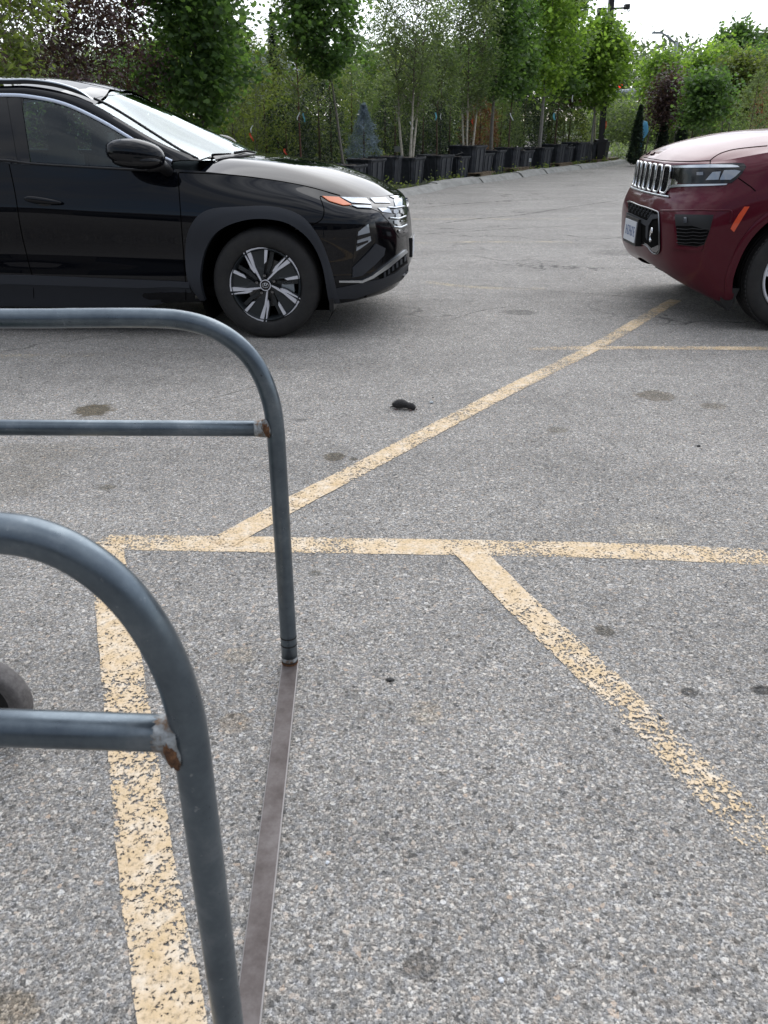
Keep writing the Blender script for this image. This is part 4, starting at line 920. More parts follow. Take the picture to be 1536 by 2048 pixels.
# ------------------------------------------------------------------ dark red SUV
gj = ground(1580, 664)
jr = empty('suv', (gj.x, gj.y+.975, 0), math.pi+R(0)); tag(jr, 'glossy dark red SUV with chrome seven-slot grille parked at the right edge', 'car')
J = CarBuild(jr, 1)
XJ = [-3.9,-3.5,-2.8,-2.0,-1.2,-.7,-.3,0,.30]
def jrow(zs_, ws_, front): return [(x, ws_(x), zs_(x)) for x in XJ]+front
rowsJ = [
 jrow(ip((-3.9,.40),(-3.2,.27),(.3,.27)), ip((-3.9,.6),(-3.2,.82),(.3,.84)), [(.48,.82,.20),(.60,.72,.225),(.70,.56,.28),(.77,.30,.33),(.79,0,.35)]),
 jrow(ip((-3.9,.42),(-3.2,.29),(.3,.29)), ip((-3.9,.64),(-3.5,.88),(-2.8,.955),(.3,.955)), [(.50,.915,.215),(.64,.82,.262),(.77,.62,.318),(.85,.33,.37),(.875,0,.39)]),
 jrow(ip((-3.9,.5),(.3,.45)), ip((-3.9,.66),(-3.5,.90),(-2.8,.975),(.3,.975)), [(.53,.94,.36),(.70,.86,.39),(.83,.67,.43),(.905,.35,.47),(.925,0,.48)]),
 jrow(ip((-3.9,.65),(.3,.60)), ip((-3.9,.68),(-3.5,.91),(-2.8,.97),(-1.2,.96),(.3,.975)), [(.54,.95,.57),(.715,.885,.58),(.85,.69,.60),(.925,.37,.61),(.94,0,.62)]),
 jrow(ip((-3.9,.8),(.3,.76)), ip((-3.9,.68),(-3.5,.91),(-2.8,.97),(-1.2,.965),(.3,.98)), [(.54,.955,.74),(.72,.885,.735),(.855,.69,.735),(.925,.37,.74),(.945,0,.745)]),
 jrow(ip((-3.9,.93),(.3,.90)), ip((-3.9,.68),(-3.5,.90),(-2.8,.965),(-1.2,.965),(.3,.975)), [(.54,.94,.875),(.70,.865,.85),(.83,.67,.84),(.90,.36,.84),(.92,0,.84)]),
 jrow(ip((-3.9,1.05),(.3,1.02)), ip((-3.9,.67),(-3.5,.88),(-2.8,.945),(-1.2,.945),(.3,.945)), [(.50,.915,.985),(.65,.84,.955),(.79,.65,.93),(.865,.35,.92),(.885,0,.92)]),
 jrow(ip((-3.9,1.15),(-1.2,1.17),(.3,1.12)), ip((-3.9,.66),(-3.5,.85),(-2.8,.915),(-1.2,.915),(.3,.905)), [(.48,.875,1.09),(.64,.805,1.09),(.78,.62,1.082),(.86,.34,1.078),(.875,0,1.078)]),
 jrow(ip((-3.9,1.2),(-1.2,1.24),(-.3,1.235),(.0,1.225),(.30,1.19)), ip((-3.9,.64),(-3.5,.82),(-2.8,.88),(-1.2,.88),(-.3,.86),(.3,.83)), [(.47,.805,1.16),(.62,.75,1.13),(.755,.60,1.12),(.83,.33,1.114),(.85,0,1.116)]),
]
ShJ = shell_grid(rowsJ, 12, 9); SfJ = mirror_full(ShJ); J.addsurf(SfJ)
topJ = ShJ[-1]; iA = 5*12; iB = 9*12+6
edge = topJ[iA:iB+1]; lead = topJ[iB:]
cowl = cr([tuple(topJ[iA]), (-.66,.6,1.30), (-.60,.3,1.325), (-.58,0,1.33)], 8)
cent = cr([(-.58,0,1.33),(-.1,0,1.322),(.28,0,1.297),(.54,0,1.252),(.70,0,1.205),(.80,0,1.158),tuple(lead[-1])], 8)
HJ = coons(edge, cent, cowl, lead, 60, 34)
HJ[..., 2] += .012*np.sin(np.pi*uu)**.8*np.sin(np.pi*vv_) + .014*(1/(1+np.exp((.45-vv_)/.04)))*np.sin(np.pi*uu)*(1-vv_)
HfJ = np.concatenate([HJ, (HJ*np.array([1,-1,1]))[:, ::-1][:, 1:]], 1); J.addsurf(HfJ); J.grid('hood', HfJ, 'red_paint')
# cabin (outside the picture except its reflection): roof, glass
cs = cr([tuple(topJ[iA]),(-1.1,.80,1.5),(-1.5,.73,1.70),(-2.2,.70,1.77),(-3.2,.68,1.74),(-3.75,.66,1.55),(-3.9,.64,1.2)], 8)
cc_ = cr([(-.58,0,1.33),(-1.0,0,1.55),(-1.45,0,1.745),(-2.2,0,1.80),(-3.2,0,1.78),(-3.8,0,1.6),(-3.95,0,1.2)], 8)
half = coons(cs, cc_, np.array([topJ[iA],(-.66,.6,1.30),(-.58,0,1.33)]), np.array([(-3.9,.64,1.2),(-3.95,0,1.2)]), 60, 14)
half[..., 2] += .02*np.sin(np.linspace(0, np.pi, 14))[None]
fullc = np.concatenate([half, (half*np.array([1,-1,1]))[:, ::-1][:, 1:]], 1)
J.grid('windscreen', fullc[:19], 'window_glass'); J.grid('roof', fullc[18:], 'red_paint'); J.addsurf(fullc)
bj = topJ[:iA+1][::-1]; sw = coons(bj, cs, np.array([bj[0], cs[0]]), np.array([bj[-1], cs[-1]]), 50, 6); 
for sg in (1, -1): J.grid('side_window', sw*np.array([1, sg, 1]), 'window_glass')
rear = np.stack([np.array([(p[0], k*p[1], p[2]) for p in ShJ[:, 0]]) for k in np.linspace(-1, 1, 10)], 0); J.grid('tailgate', rear, 'red_paint')
J.finish()
def cutJ(c):
    for wx in (0, -3.09):
        if abs(c[1]) > .6 and (c[0]-wx)**2+(c[2]-.40)**2 < (.488 if c[2] > .45 else .475)**2: return True
    return False
split_shell(J, SfJ, [('bumper', lambda c: c[0] > .52 and c[2] < 1.0), ('nose_panel', lambda c: c[0] > .6), ('front_door', lambda c: -1.75 < c[0] < -.62 and c[1] > .6 and c[2] > .3), ('front_door#2', lambda c: -1.75 < c[0] < -.62 and c[1] < -.6 and c[2] > .3),
   ('fender', lambda c: -.62 < c[0] and c[1] > 0), ('fender#2', lambda c: -.62 < c[0] and c[1] < 0), ('quarter_panel', lambda c: c[1] > 0), ('quarter_panel#2', lambda c: True)], {'*': 'red_paint'}, cutJ)
for wx in (0, -3.09):
    for sg in (1, -1): housing(J, wx, sg, .495, .40, .90)
mb = MB(); mb.box(J.L((-1.6, 0, .32)), (4.3, 1.6, .06)); mb.box(J.L((.36, 0, .36)), (.1, 1.0, .05)); mb.build('underbody', 'deep_black', jr)
inJ = [(.455,.225),(.478,.40),(.425,.62),(.30,.775),(.10,.865),(-.10,.865),(-.30,.775),(-.425,.62),(-.478,.40),(-.455,.27)]
ouJ = [(.50,.225),(.528,.40),(.470,.65),(.335,.82),(.11,.918),(-.11,.918),(-.335,.82),(-.47,.65),(-.528,.40),(-.50,.27)]
for sg in (1, -1):
    for dx in (0, -3.09): arch(J, 0, 0, [(x+dx, z) for x, z in inJ], [(x+dx, z) for x, z in ouJ], 'red_paint', .006, sg, lip=.03, name='arch_lip')
MB().prism([(.40,.30),(.54,.30),(.52,.20),(.45,.14)], .70, .92, Matrix.Identity(4)).build('air_deflector', 'black_plastic', jr)
def z4(pts): return [(1236+.2149*x, 240+.2149*y) for x, y in pts]
# headlamp
J.conform('headlamp_housing', z4([(505,428),(620,420),(860,412),(1100,402),(1172,408),(1192,436),(1152,500),(1100,552),(1058,585),(1000,592),(600,592),(565,588),(552,560),(500,545),(490,500)]), 'gloss_black', .004, .012, step=4)
J.conform('headlamp_trim', z4([(508,428),(860,420),(860,446),(520,446)]), 'satin_chrome', .010, .006, step=4)
J.conform('headlamp_trim', z4([(862,420),(1060,424),(1110,432),(1130,446),(862,446)]), 'satin_chrome', .010, .006, step=4)
J.conform('headlamp', z4([(885,486),(960,480),(940,556),(820,560)]), 'lens_clear', .009, .006, step=3)
J.conform('headlamp', z4([(990,470),(1090,468),(1142,480),(1092,528),(1048,558),(950,558)]), 'lens_clear', .009, .006, step=3)
J.conform('headlamp', z4([(738,486),(800,484),(800,514),(738,516)]), 'dark_chrome', .009, .006, step=3)
J.conform('chrome_strip', z4([(482,606),(560,600),(1020,594),(1010,606),(900,612),(560,622),(490,632),(470,660)]), 'satin_chrome', .009, .010, step=4)
J.conform('grille_cheek', z4([(482,548),(530,548),(560,580),(556,602),(482,606)]), 'chrome', .007, .010, step=3)
# grille: seven slots in a raised panel, set out across the nose
def noseW(w_, z):
    h = J.bvh.ray_cast(Vector((3, w_, z)), Vector((-1, 0, 0))); return h[0].x if h[0] is not None else 1.0
zt, zb_ = 1.078, .895
for k in range(7):
    wc_ = (k-3)*.128; hw_ = .050; P = []
    for i in range(28):
        a = 2*math.pi*i/28; cx_, sz = math.cos(a), math.sin(a); p = .38
        ww_ = wc_+hw_*math.copysign(abs(cx_)**p, cx_); zz = (zt+zb_)/2+(zt-zb_)/2*math.copysign(abs(sz)**p, sz); ww_ += (zz-zb_-.09)*.0
        P.append((noseW(ww_, zz)+.012, ww_, zz))
    MB().tube([J.L(p) for p in P], .0085, 8, closed=True).build('grille_slot', 'chrome', jr, True)
    gs = jr.children[-1]
    c_ = (np.mean([p[0] for p in P])+.001, wc_, (zt+zb_)/2)
    mk('slot_mesh', [J.L((p[0]-.004, p[1], p[2])) for p in P]+[J.L((c_[0]-.006, c_[1], c_[2]))], [(i, (i+1) % 28, 28) for i in range(28)], 'deep_black', gs, False)
    mb = MB()
    for r_ in range(9):
        for q_ in range(3):
            w1 = wc_+(q_-1)*.026+(.013 if r_ % 2 else -.0); z1 = zb_+.018+r_*.0185
            if abs(w1-wc_) > .042: continue
            x1 = noseW(w1, z1)+.009; mb.tube([J.L((x1, w1+.010*math.cos(a), z1+.008*math.sin(a))) for a in np.linspace(0, 6.283, 6, endpoint=False)], .0018, 5, closed=True)
    mb.build('slot_lattice', 'black_plastic', gs, True)
P = [(noseW(w_, zb_-.018)+.008, w_, zb_-.018) for w_ in np.linspace(-.48, .50, 22)]; MB().tube([J.L(p) for p in P], .007, 8).build('grille_moulding', 'satin_chrome', jr, True)
P = [(noseW(w_, .86)+.004, w_, .86) for w_ in np.linspace(-.52, .54, 22)]
# lower intake
intk = [(96,748),(130,755),(200,785),(290,812),(352,838),(384,856),(392,900),(396,1000),(398,1200),(384,1240),(350,1246),(318,1228),(290,1190),(262,1160),(230,1142),(190,1150),(120,1110),(96,960)]
J.conform('lower_intake', z4(intk), 'deep_black', .003, .012, step=4)
J.strip('intake_surround', z4([(97,760),(130,764),(200,794),(290,822),(352,846),(382,862),(388,900),(392,1000),(394,1120),(394,1200),(380,1238),(350,1242),(320,1224),(292,1186),(262,1160),(225,1146)]), .006, 'dark_chrome', .008)
J.conform('intake_bar', z4([(92,858),(130,870),(220,915),(280,940),(320,880),(384,880),(386,912),(330,925),(296,985),(284,1120),(270,1090),(272,985),(210,945),(92,905)]), 'clad_plastic', .012, .01, step=4)
J.conform('intake_floor', z4([(212,1120),(280,1150),(320,1190),(388,1160),(388,1205),(372,1232),(330,1222),(300,1182),(262,1150)]), 'dark_chrome', .010, .01, step=4)
mb = MB()
for r_ in range(3):
    for q_ in range(9):
        u_, v_ = z4([(112+q_*30+(15 if r_ % 2 else 0), 790+q_*10+r_*24)])[0]; h_ = J.hit(u_, v_, .010)
        if h_ and q_ < 8: mb.tube([J.L(h_[0]+Vector((0, .012*math.cos(a), .010*math.sin(a)))) for a in np.linspace(0, 6.283, 6, endpoint=False)], .0018, 5, closed=True)
mb.build('intake_lattice', 'clad_plastic', jr, True)
# tow hook
u_, v_ = z4([(345, 1062)])[0]; h_ = J.hit(u_, v_, .042)
if h_:
    c_ = h_[0]; MB().tube([J.L(c_+Vector((-.01, .016*math.cos(a), .046*math.sin(a)))) for a in np.linspace(.3, 5.6, 16)], .008, 8).build('tow_hook', 'chrome', jr, True)
J.conform('fog_vent', z4([(530,878),(890,884),(872,960),(850,1040),(802,1160),(740,1178),(560,1160),(545,1000),(538,985)]), 'black_plastic', .003, .012, step=4)
J.conform('fog_pocket', z4([(545,985),(690,985),(850,1030),(800,1150),(740,1172),(562,1152)]), 'deep_black', .006, .006, step=4)
for k in range(5):
    y0 = 1010+k*32; J.strip('vent_slat', z4([(552,y0),(640,y0+8),(700,y0),(770,y0+8),(845-k*9,y0)]), .0028, 'black_plastic', .006, smooth=False)
J.conform('fog_bracket', z4([(618,955),(622,905),(645,908),(652,955)]), 'dark_chrome', .010, .006, step=3)
J.conform('bumper_blade', z4([(474,1186),(545,1170),(640,1180),(740,1186),(800,1164),(796,1186),(776,1212),(600,1208)]), 'red_paint', .012, .012, step=3)
J.conform('marker_lamp', z4([(1176,806),(1222,806),(1160,905),(1078,1042),(1045,1012),(1060,980),(1120,880)]), 'orange_red', .008, .01, step=4)
# hood and fender seams, bumper seam
for px in ([(862,372),(905,338),(960,308),(1040,283),(1120,268),(1260,252),(1390,240)], [(862,372),(856,412)], [(1120,540),(1190,590),(1240,625),(1280,662)], [(215,345),(420,378),(640,386),(862,378)], [(480,700),(440,690),(400,704)]):
    J.strip('panel_gap', z4(px), .0032, 'seam_black', .0005)
J.strip('bumper_crease', z4([(392,842),(560,842),(760,838),(900,842),(1040,842),(1056,880),(1040,960)]), .006, 'red_paint', .0)
# raised letters of the bonnet badge, too oblique to read: two dark strokes
for px in ([(262,322),(285,318),(300,300)], [(305,325),(330,322),(345,305)]): J.strip('bonnet_letter', z4(px), .005, 'seam_black', .003)
# plate in its black frame, hung on the bumper centre
fx = noseW(0, .60)
pb = MB().box(J.L((fx+.008, .02, .588)), (.05, .35, .20)).build('plate_frame', 'black_plastic', jr, False, autosm=30)
MB().box(J.L((fx+.036, .02, .588)), (.008, .31, .155)).build('licence_plate', 'plate_white', jr)
lp = jr.children[-1]
mb = MB()
for i, gl_ in enumerate(((0,1,0),(1,0,1),(1,1,0),(0,1,1),(1,0,0),(1,1,1))):     # unreadable dark characters, as blurred in the photograph
    wc_ = -.10+i*.042+.02
    mb.box(J.L((fx+.041, wc_, .59)), (.003, .007, .07))
    if gl_[0]: mb.box(J.L((fx+.041, wc_+.011, .622)), (.003, .018, .008))
    if gl_[1]: mb.box(J.L((fx+.041, wc_+.011, .59)), (.003, .018, .008))
    if gl_[2]: mb.box(J.L((fx+.041, wc_+.011, .558)), (.003, .018, .008))
mb.build('plate_marks', 'plate_blue', lp)
# wheels
def jeep_wheel(x, wout):
    wo, M = wheel_common(J, 'wheel', x, wout, .388, .265, .262, z=.386)
    MB().lathe([(.266,-.014),(.262,-.002),(.252,-.002),(.247,-.012)], 64, M).build('rim_edge', 'machined_alloy', wo, True, autosm=30)
    MB().lathe([(.25,-.01),(.24,-.03),(.235,-.14),(.22,-.22)], 64, M).build('rim', 'dark_alloy', wo, True, autosm=30)
    MB().lathe([(0,-.11),(.17,-.11),(.175,-.125),(0,-.125)], 40, M).build('brake_disc', 'brake_steel', wo, True, autosm=30)
    MB().lathe([(0,-.004),(.035,-.004),(.04,-.01),(.04,-.04),(0,-.04)], 32, M).build('hub_cap', 'dark_alloy', wo, True, autosm=30)
    for k in range(5):
        for s_ in (-1, 1):
            a = R(90+72*k+s_*13); b = R(90+72*k+s_*9); p = lambda r, t: (r*math.cos(t), r*math.sin(t))
            MB().prism([p(.03, b-.5), p(.245, a-.095), p(.25, a), p(.245, a+.095), p(.03, b+.5)], -.06, -.016, M).build('spoke', 'dark_alloy', wo)
            MB().prism([p(.05, b-.12), p(.247, a-.07), p(.25, a), p(.247, a+.07), p(.05, b+.12)], -.018, -.006, M).build('machined_face', 'machined_alloy', wo)
for x in (0, -3.09):
    for sg in (1, -1): jeep_wheel(x, sg*.965)
# tread blocks on the seen front tyre shoulder
mb = MB(); M = Matrix.Translation(J.L((0, .965, .386)))
for k in range(72):
    a = 2*math.pi*k/72
    mb.box(M @ Vector((.3845*math.cos(a), -.030, .3845*math.sin(a))), (.007, .036, .020), Matrix.Rotation(-a, 3, 'Y'))
mb.build('tread_block', 'tyre_rubber', jr)
# ------------------------------------------------------------------ trees and plants
RG = np.random.default_rng(11)
MARKS = [(30,'the far left green tree'),(130,'the left purple tree'),(235,'the right purple tree'),(415,'the big dark maple'),(500,'the yellow-green sapling'),(556,'the slim dark conifer'),(603,'the red-stemmed tree'),
  (694,'the leaning maple trunk'),(728,'the blue spruce'),(815,'the first birch clump'),(872,'the teal-ribboned stem'),(936,'the middle birch clump'),(981,'the thick grey trunk'),(1017,'the slim white-tagged maple'),
  (1078,'the tall pale-trunked maple'),(1108,'the narrow column-shaped tree'),(1180,'the round maple'),(1216,'the small birch clump')]
def near_mark(u):
    m_ = min(MARKS, key=lambda q: abs(q[0]-u)); d_ = u-m_[0]
    return 'directly behind '+m_[1] if abs(d_) < 9 else ('behind and just right of ' if d_ > 0 else 'behind and just left of ')+m_[1]
LEAF = {
 'maple': [(0,-.5,0),(.30,-.42,.04),(.52,-.05,.07),(.26,.02,.02),(.34,.30,.06),(.10,.22,0),(0,.55,.04),(-.10,.22,0),(-.34,.30,.06),(-.26,.02,.02),(-.52,-.05,.07),(-.30,-.42,.04)],
 'oval': [(0,-.5,0),(.24,-.05,.05),(0,.5,0),(-.24,-.05,.05)],
 'tri': [(0,-.5,0),(.2,.1,.05),(0,.5,0)],
 'needle': [(-.07,-.5,0),(.07,-.5,0),(.0,.5,.04)],
}
def leaves(name, C, size, shape, m, parent, up=.5, droop=0., kind=None, tone=None, hang=0.0, rnd=.3):
    C = np.asarray(C); n = len(C); T = np.array(LEAF[shape]); K = len(T)
    Nn = RG.normal(size=(n, 3)); Nn /= np.linalg.norm(Nn, axis=1, keepdims=True); Nn[:, 2] += up*np.sign(Nn[:, 2]+1e-9) ; Nn /= np.linalg.norm(Nn, axis=1, keepdims=True)
    A = RG.normal(size=(n, 3)); A[:, 2] -= hang; A -= Nn*np.sum(A*Nn, 1, keepdims=True); A /= np.linalg.norm(A, axis=1, keepdims=True); B = np.cross(Nn, A)
    s = size*(1+rnd*RG.uniform(-1, 1, n))
    V = C[:, None]+s[:, None, None]*(T[None, :, 0, None]*B[:, None]+T[None, :, 1, None]*A[:, None]+T[None, :, 2, None]*Nn[:, None])
    me = bpy.data.meshes.new(name); me.vertices.add(n*K); me.vertices.foreach_set('co', V.astype(np.float32).ravel())
    me.loops.add(n*K); me.loops.foreach_set('vertex_index', np.arange(n*K, dtype=np.int32)); me.polygons.add(n)
    me.polygons.foreach_set('loop_start', np.arange(0, n*K, K, dtype=np.int32)); me.update(calc_edges=True)
    if tone is None: tone = RG.random(n)
    tt = np.clip(tone+RG.normal(0, .2, n), 0, 1)
    a = me.attributes.new('tone', 'FLOAT', 'POINT'); a.data.foreach_set('value', np.repeat(tt, K).astype(np.float32))
    me.materials.append(MATS[m]); o = bpy.data.objects.new(name, me); col.objects.link(o)
    if parent: o.parent = parent
    if kind: o['kind'] = kind
    return o
PROFILE = {
 'oval': lambda t: math.sin(math.pi*min(1, max(0, t*.92+.05)))**.6,
 'spread': lambda t: (min(1, .45+t*1.3))*(1-max(0, t-.7)*1.6),
 'cone': lambda t: max(.03, (1-t))**.8*(min(1, t*6+.4)),
 'column': lambda t: (min(1, t*5+.5))*(1-max(0, t-.72)/.28*.85),
 'vase': lambda t: .35+.65*min(1, t*1.4) if t < .8 else 1-(t-.8)*3,
 'dome': lambda t: math.sqrt(max(0, 1-(t*.98)**2)),
}
def tree(name, cat, label, u, off, H_, cz, rad, shape, leafm, leafshape, lsize, nleaf, bark='bark_grey', tr=.03, lean=(0,0), stems=1, nclump=60, clump=.22, group=None, xy=None, z0=.05, hang=.0, up=.4, du=0, inner=.25, squash=.8):
    if xy is None:
        s = row_s(u, off, .5); p, d = kerb_at(s, off)
    else: p = np.array(xy, float)
    root = empty(name, (p[0], p[1], z0)); tag(root, label, cat, group)
    rs = random.Random(int(u*7+H_*100+off*31)); prof = PROFILE[shape]; cl = []; CL = []; TN = []
    lx, ly = lean
    ax = lambda z: (lx*z/H_, ly*z/H_)
    mb = MB(); tops = []
    for k in range(stems):
        if stems == 1: bx, by, sx, sy = 0, 0, 0, 0
        else:
            a = 2*math.pi*k/stems+rs.random(); bx, by = .05*math.cos(a), .05*math.sin(a); sx, sy = (.10+.22*rs.random())*math.cos(a)*min(1.4, rad*1.3), (.10+.2*rs.random())*math.sin(a)*min(1.4, rad*1.3)
        zt = H_*(.93 if stems == 1 else .9); P = []; Rr = []; wob = [rs.uniform(-1,1)*.03 for _ in range(9)]
        for i in range(9):
            t = i/8; z = zt*t; q = ax(z); P.append((bx+sx*t**.8*1.6+q[0]+wob[i]*t*2*.6, by+sy*t**.8*1.6+q[1]+wob[-i]*t, z)); Rr.append(max(.004, tr*(1-.97*t)**1.15*(1.2 if i == 0 else 1)))
        mb.tube(P, Rr, 8); tops.append(P)
    mb.build('trunk', bark, root, True, fixn=False)
    # branches end in leaf clumps
    br = MB()
    for k in range(nclump):
        t = rs.random()**.85; z = cz+(H_-cz)*t; a = rs.random()*6.283; rag = .72+.30*math.sin(a*2+z*3.1+u)+.22*math.sin(a*3-z*5.3+u*2); rr = rad*prof(t)*(inner+(1-inner)*rs.random()**.55)*(.45+.55*rag+.12)
        P = tops[k % len(tops)]; q = ax(z); c = (q[0]+rr*math.cos(a), q[1]+rr*math.sin(a), z)
        zb = max(cz*.85, z-rr*.8-.05); f = min(.999, zb/(P[-1][2]+1e-6))*8; i = int(f); b0 = Vector(P[i]).lerp(Vector(P[min(8, i+1)]), f-i)
        if k % 2 == 0 and nclump < 260: br.tube([b0, b0.lerp(Vector(c), .5)+Vector((0,0,-.04*rr)), Vector(c)], [tr*.30, tr*.2, tr*.08], 4, cap=False)
        n = int(nleaf*(1.4 if leafshape == 'maple' else 1.0)/nclump*rs.uniform(.4, 1.6))+1; g = RG.normal(size=(n, 3))*clump*rs.uniform(.7, 1.2); g[:, 2] *= squash
        CL.append(np.array(c)+g); TN.append(np.full(n, rs.uniform(.15, .75)+.0))
    if br.f: br.build('branches', bark, root, True, fixn=False)
    if leafshape == 'maple': lsize *= .86
    leaves('crown', np.concatenate(CL), lsize, leafshape, leafm, root, up=up, hang=hang, tone=np.concatenate(TN), rnd=.4)
    return root
def conifer(name, cat, label, u, off, H_, rad, leafm='leaf_conifer', n=2500, group=None, xy=None, shape='cone', lsize=.09, tiers=0, z0=.05, trunk=.04):
    if xy is None: p, d = kerb_at(row_s(u, off, .5), off)
    else: p = np.array(xy, float)
    root = empty(name, (p[0], p[1], z0)); tag(root, label, cat, group); prof = PROFILE[shape]
    MB().tube([(0,0,0),(0,0,H_*.5),(0,0,H_*.93)], [trunk, trunk*.6, .005], 7).build('trunk', 'bark_brown', root, True, fixn=False)
    t = RG.random(n)**1.15; a = RG.random(n)*6.283; rr = np.array([prof(x) for x in t])*rad*(1-.45*RG.random(n)**2)
    if tiers: rr *= .72+.38*np.abs(np.sin(t*tiers*math.pi))+.1*np.sin(a*5)
    rr *= 1+.14*np.sin(a*3+t*9)+.08*np.sin(a*7-t*15)
    C = np.stack([rr*np.cos(a), rr*np.sin(a), .04+t*H_*.98], 1)+RG.normal(size=(n,3))*.02
    leaves('foliage', C, lsize, 'tri' if lsize > .05 else 'needle', leafm, root, up=.1, hang=-.5, tone=.5+.35*np.sin(a*4+t*20))
    return root
# far woods: reads as one mass
n = 60000; a = RG.random(n); X_ = -52+100*a; topz = 6.1+.35*np.sin(X_*.35)+.4*np.sin(X_*.9+1)+.3*np.sin(X_*2.3); topz = np.where(X_ > 18, topz*.93, topz)
C = np.stack([X_, 66+9*RG.random(n), topz*RG.random(n)**.55], 1)+RG.normal(size=(n,3))*.5
tag(leaves('far_woods', C, .46, 'oval', 'leaf_far', None, up=.3, tone=.5+.4*np.sin(X_*1.3+C[:,2])), 'hazy mass of green woods along the horizon behind the nursery', 'woods', kind='stuff')
# --- near left, large leaves
tree('locust_tree', 'tree', 'bright green tree with drooping leaf sprays at the far left, behind the SUV roof', 30, 1.2, 3.1, 1.25, .75, 'spread', 'leaf_olive', 'oval', .08, 5200, 'bark_grey', .035, nclump=55, clump=.15, hang=.9)
tree('plum_tree', 'tree', 'dark purple-leaved tree at the left, nearest the far left green tree', 130, 2.2, 3.5, .9, .95, 'oval', 'leaf_purple', 'oval', .075, 9500, 'bark_brown', .03, stems=3, nclump=110, clump=.17)
tree('plum_tree', 'tree', 'dark purple-leaved tree with thin brown stems just left of the big maple', 235, 2.1, 3.5, 1.0, .85, 'oval', 'leaf_purple', 'oval', .07, 7500, 'bark_red', .022, stems=4, nclump=100, clump=.15)
tree('maple_tree', 'tree', 'big dark green maple with a grey trunk behind the SUV windscreen', 415, 1.5, 3.8, 1.35, .95, 'oval', 'leaf_maple', 'maple', .10, 8500, 'bark_grey', .04, nclump=130, clump=.19)
tree('birch_tree', 'tree', 'thin yellow-green sapling between the big maple and the red-stemmed tree', 500, 2.6, 2.75, .8, .75, 'oval', 'leaf_olive', 'oval', .06, 4200, 'bark_grey', .018, stems=4, nclump=80, clump=.15)
conifer('spruce_tree', 'tree', 'slim dark conifer rising against the sky left of the red-stemmed tree', 556, 4.5, 3.6, .36, n=5200, lsize=.10, tiers=9)
tree('cherry_tree', 'tree', 'narrow tree with a straight red-brown stem and pale blue ribbon', 603, 1.9, 3.8, 1.4, .45, 'column', 'leaf_birch', 'oval', .065, 4200, 'bark_red', .026, nclump=80, clump=.14)
tree('maple_tree', 'tree', 'dark green maple with a leaning grey trunk left of the blue spruce', 694, 1.0, 4.1, 2.15, .75, 'oval', 'leaf_maple', 'maple', .10, 5600, 'bark_grey', .035, lean=(-.55, .1), nclump=75, clump=.17)
conifer('blue_spruce', 'tree', 'small blue spruce behind the dark SUV bonnet', 728, 1.5, 1.62, .58, 'leaf_blue', n=9000, lsize=.06, tiers=6)
tree('small_shrub', 'shrub', 'low yellow-brown shrub right of the blue spruce', 756, 1.2, .72, .12, .26, 'oval', 'leaf_olive', 'oval', .05, 700, 'bark_red', .008, stems=4, nclump=30, clump=.07)
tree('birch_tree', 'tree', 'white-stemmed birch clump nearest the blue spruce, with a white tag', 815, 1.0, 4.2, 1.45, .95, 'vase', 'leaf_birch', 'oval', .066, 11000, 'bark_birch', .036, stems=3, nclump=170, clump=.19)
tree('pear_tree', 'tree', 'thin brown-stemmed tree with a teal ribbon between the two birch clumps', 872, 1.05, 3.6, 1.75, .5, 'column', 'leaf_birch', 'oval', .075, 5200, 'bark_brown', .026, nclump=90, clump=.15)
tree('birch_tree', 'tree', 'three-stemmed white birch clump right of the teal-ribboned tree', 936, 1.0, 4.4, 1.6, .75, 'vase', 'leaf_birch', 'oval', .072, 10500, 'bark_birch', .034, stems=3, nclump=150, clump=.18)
tree('maple_tree', 'tree', 'green maple with a thick grey trunk just right of the middle birch', 981, 1.05, 5.0, 2.0, .72, 'column', 'leaf_maple', 'maple', .11, 5200, 'bark_grey', .062, nclump=95, clump=.2)
tree('maple_tree', 'tree', 'slim maple with a dark stem and a white tag, between two grey-trunked maples', 1017, 1.1, 4.1, 2.0, .68, 'oval', 'leaf_maple', 'maple', .115, 4200, 'bark_brown', .03, nclump=80, clump=.2)
tree('maple_tree', 'tree', 'tall bright green maple with a pale leaning trunk over the tag-bearing tub', 1078, 1.05, 5.8, 2.0, .85, 'column', 'leaf_lime', 'maple', .125, 5600, 'bark_pale', .066, lean=(.05,0), nclump=95, clump=.24)
tree('maple_tree', 'tree', 'narrow green column-shaped tree with a teal ribbon on its thin stem', 1108, 1.3, 5.4, 2.0, .5, 'column', 'leaf_maple', 'maple', .125, 3800, 'bark_brown', .03, lean=(.1,0), nclump=70, clump=.2)
tree('plum_tree', 'tree', 'small purple-leaved tree under the tall green maples', 1136, 1.8, 3.4, 1.9, .6, 'oval', 'leaf_purple', 'oval', .12, 2000, 'bark_brown', .03, nclump=45, clump=.22)
tree('maple_tree', 'tree', 'round green maple with a pale stem just left of the dark pole', 1182, .80, 4.2, 1.85, 1.0, 'oval', 'leaf_lime', 'maple', .13, 6000, 'bark_pale', .05, nclump=95, clump=.27)
conifer('arborvitae', 'tree', 'tall pointed arborvitae against the sky beside the top of the dark pole', 1172, 3.0, 5.0, .36, n=5200, shape='column', lsize=.13)
tree('birch_tree', 'tree', 'small birch clump with a yellow tie right of the dark pole', 1216, 1.1, 4.2, 2.0, .6, 'vase', 'leaf_birch', 'oval', .09, 2200, 'bark_birch', .045, stems=3, nclump=80, clump=.22)
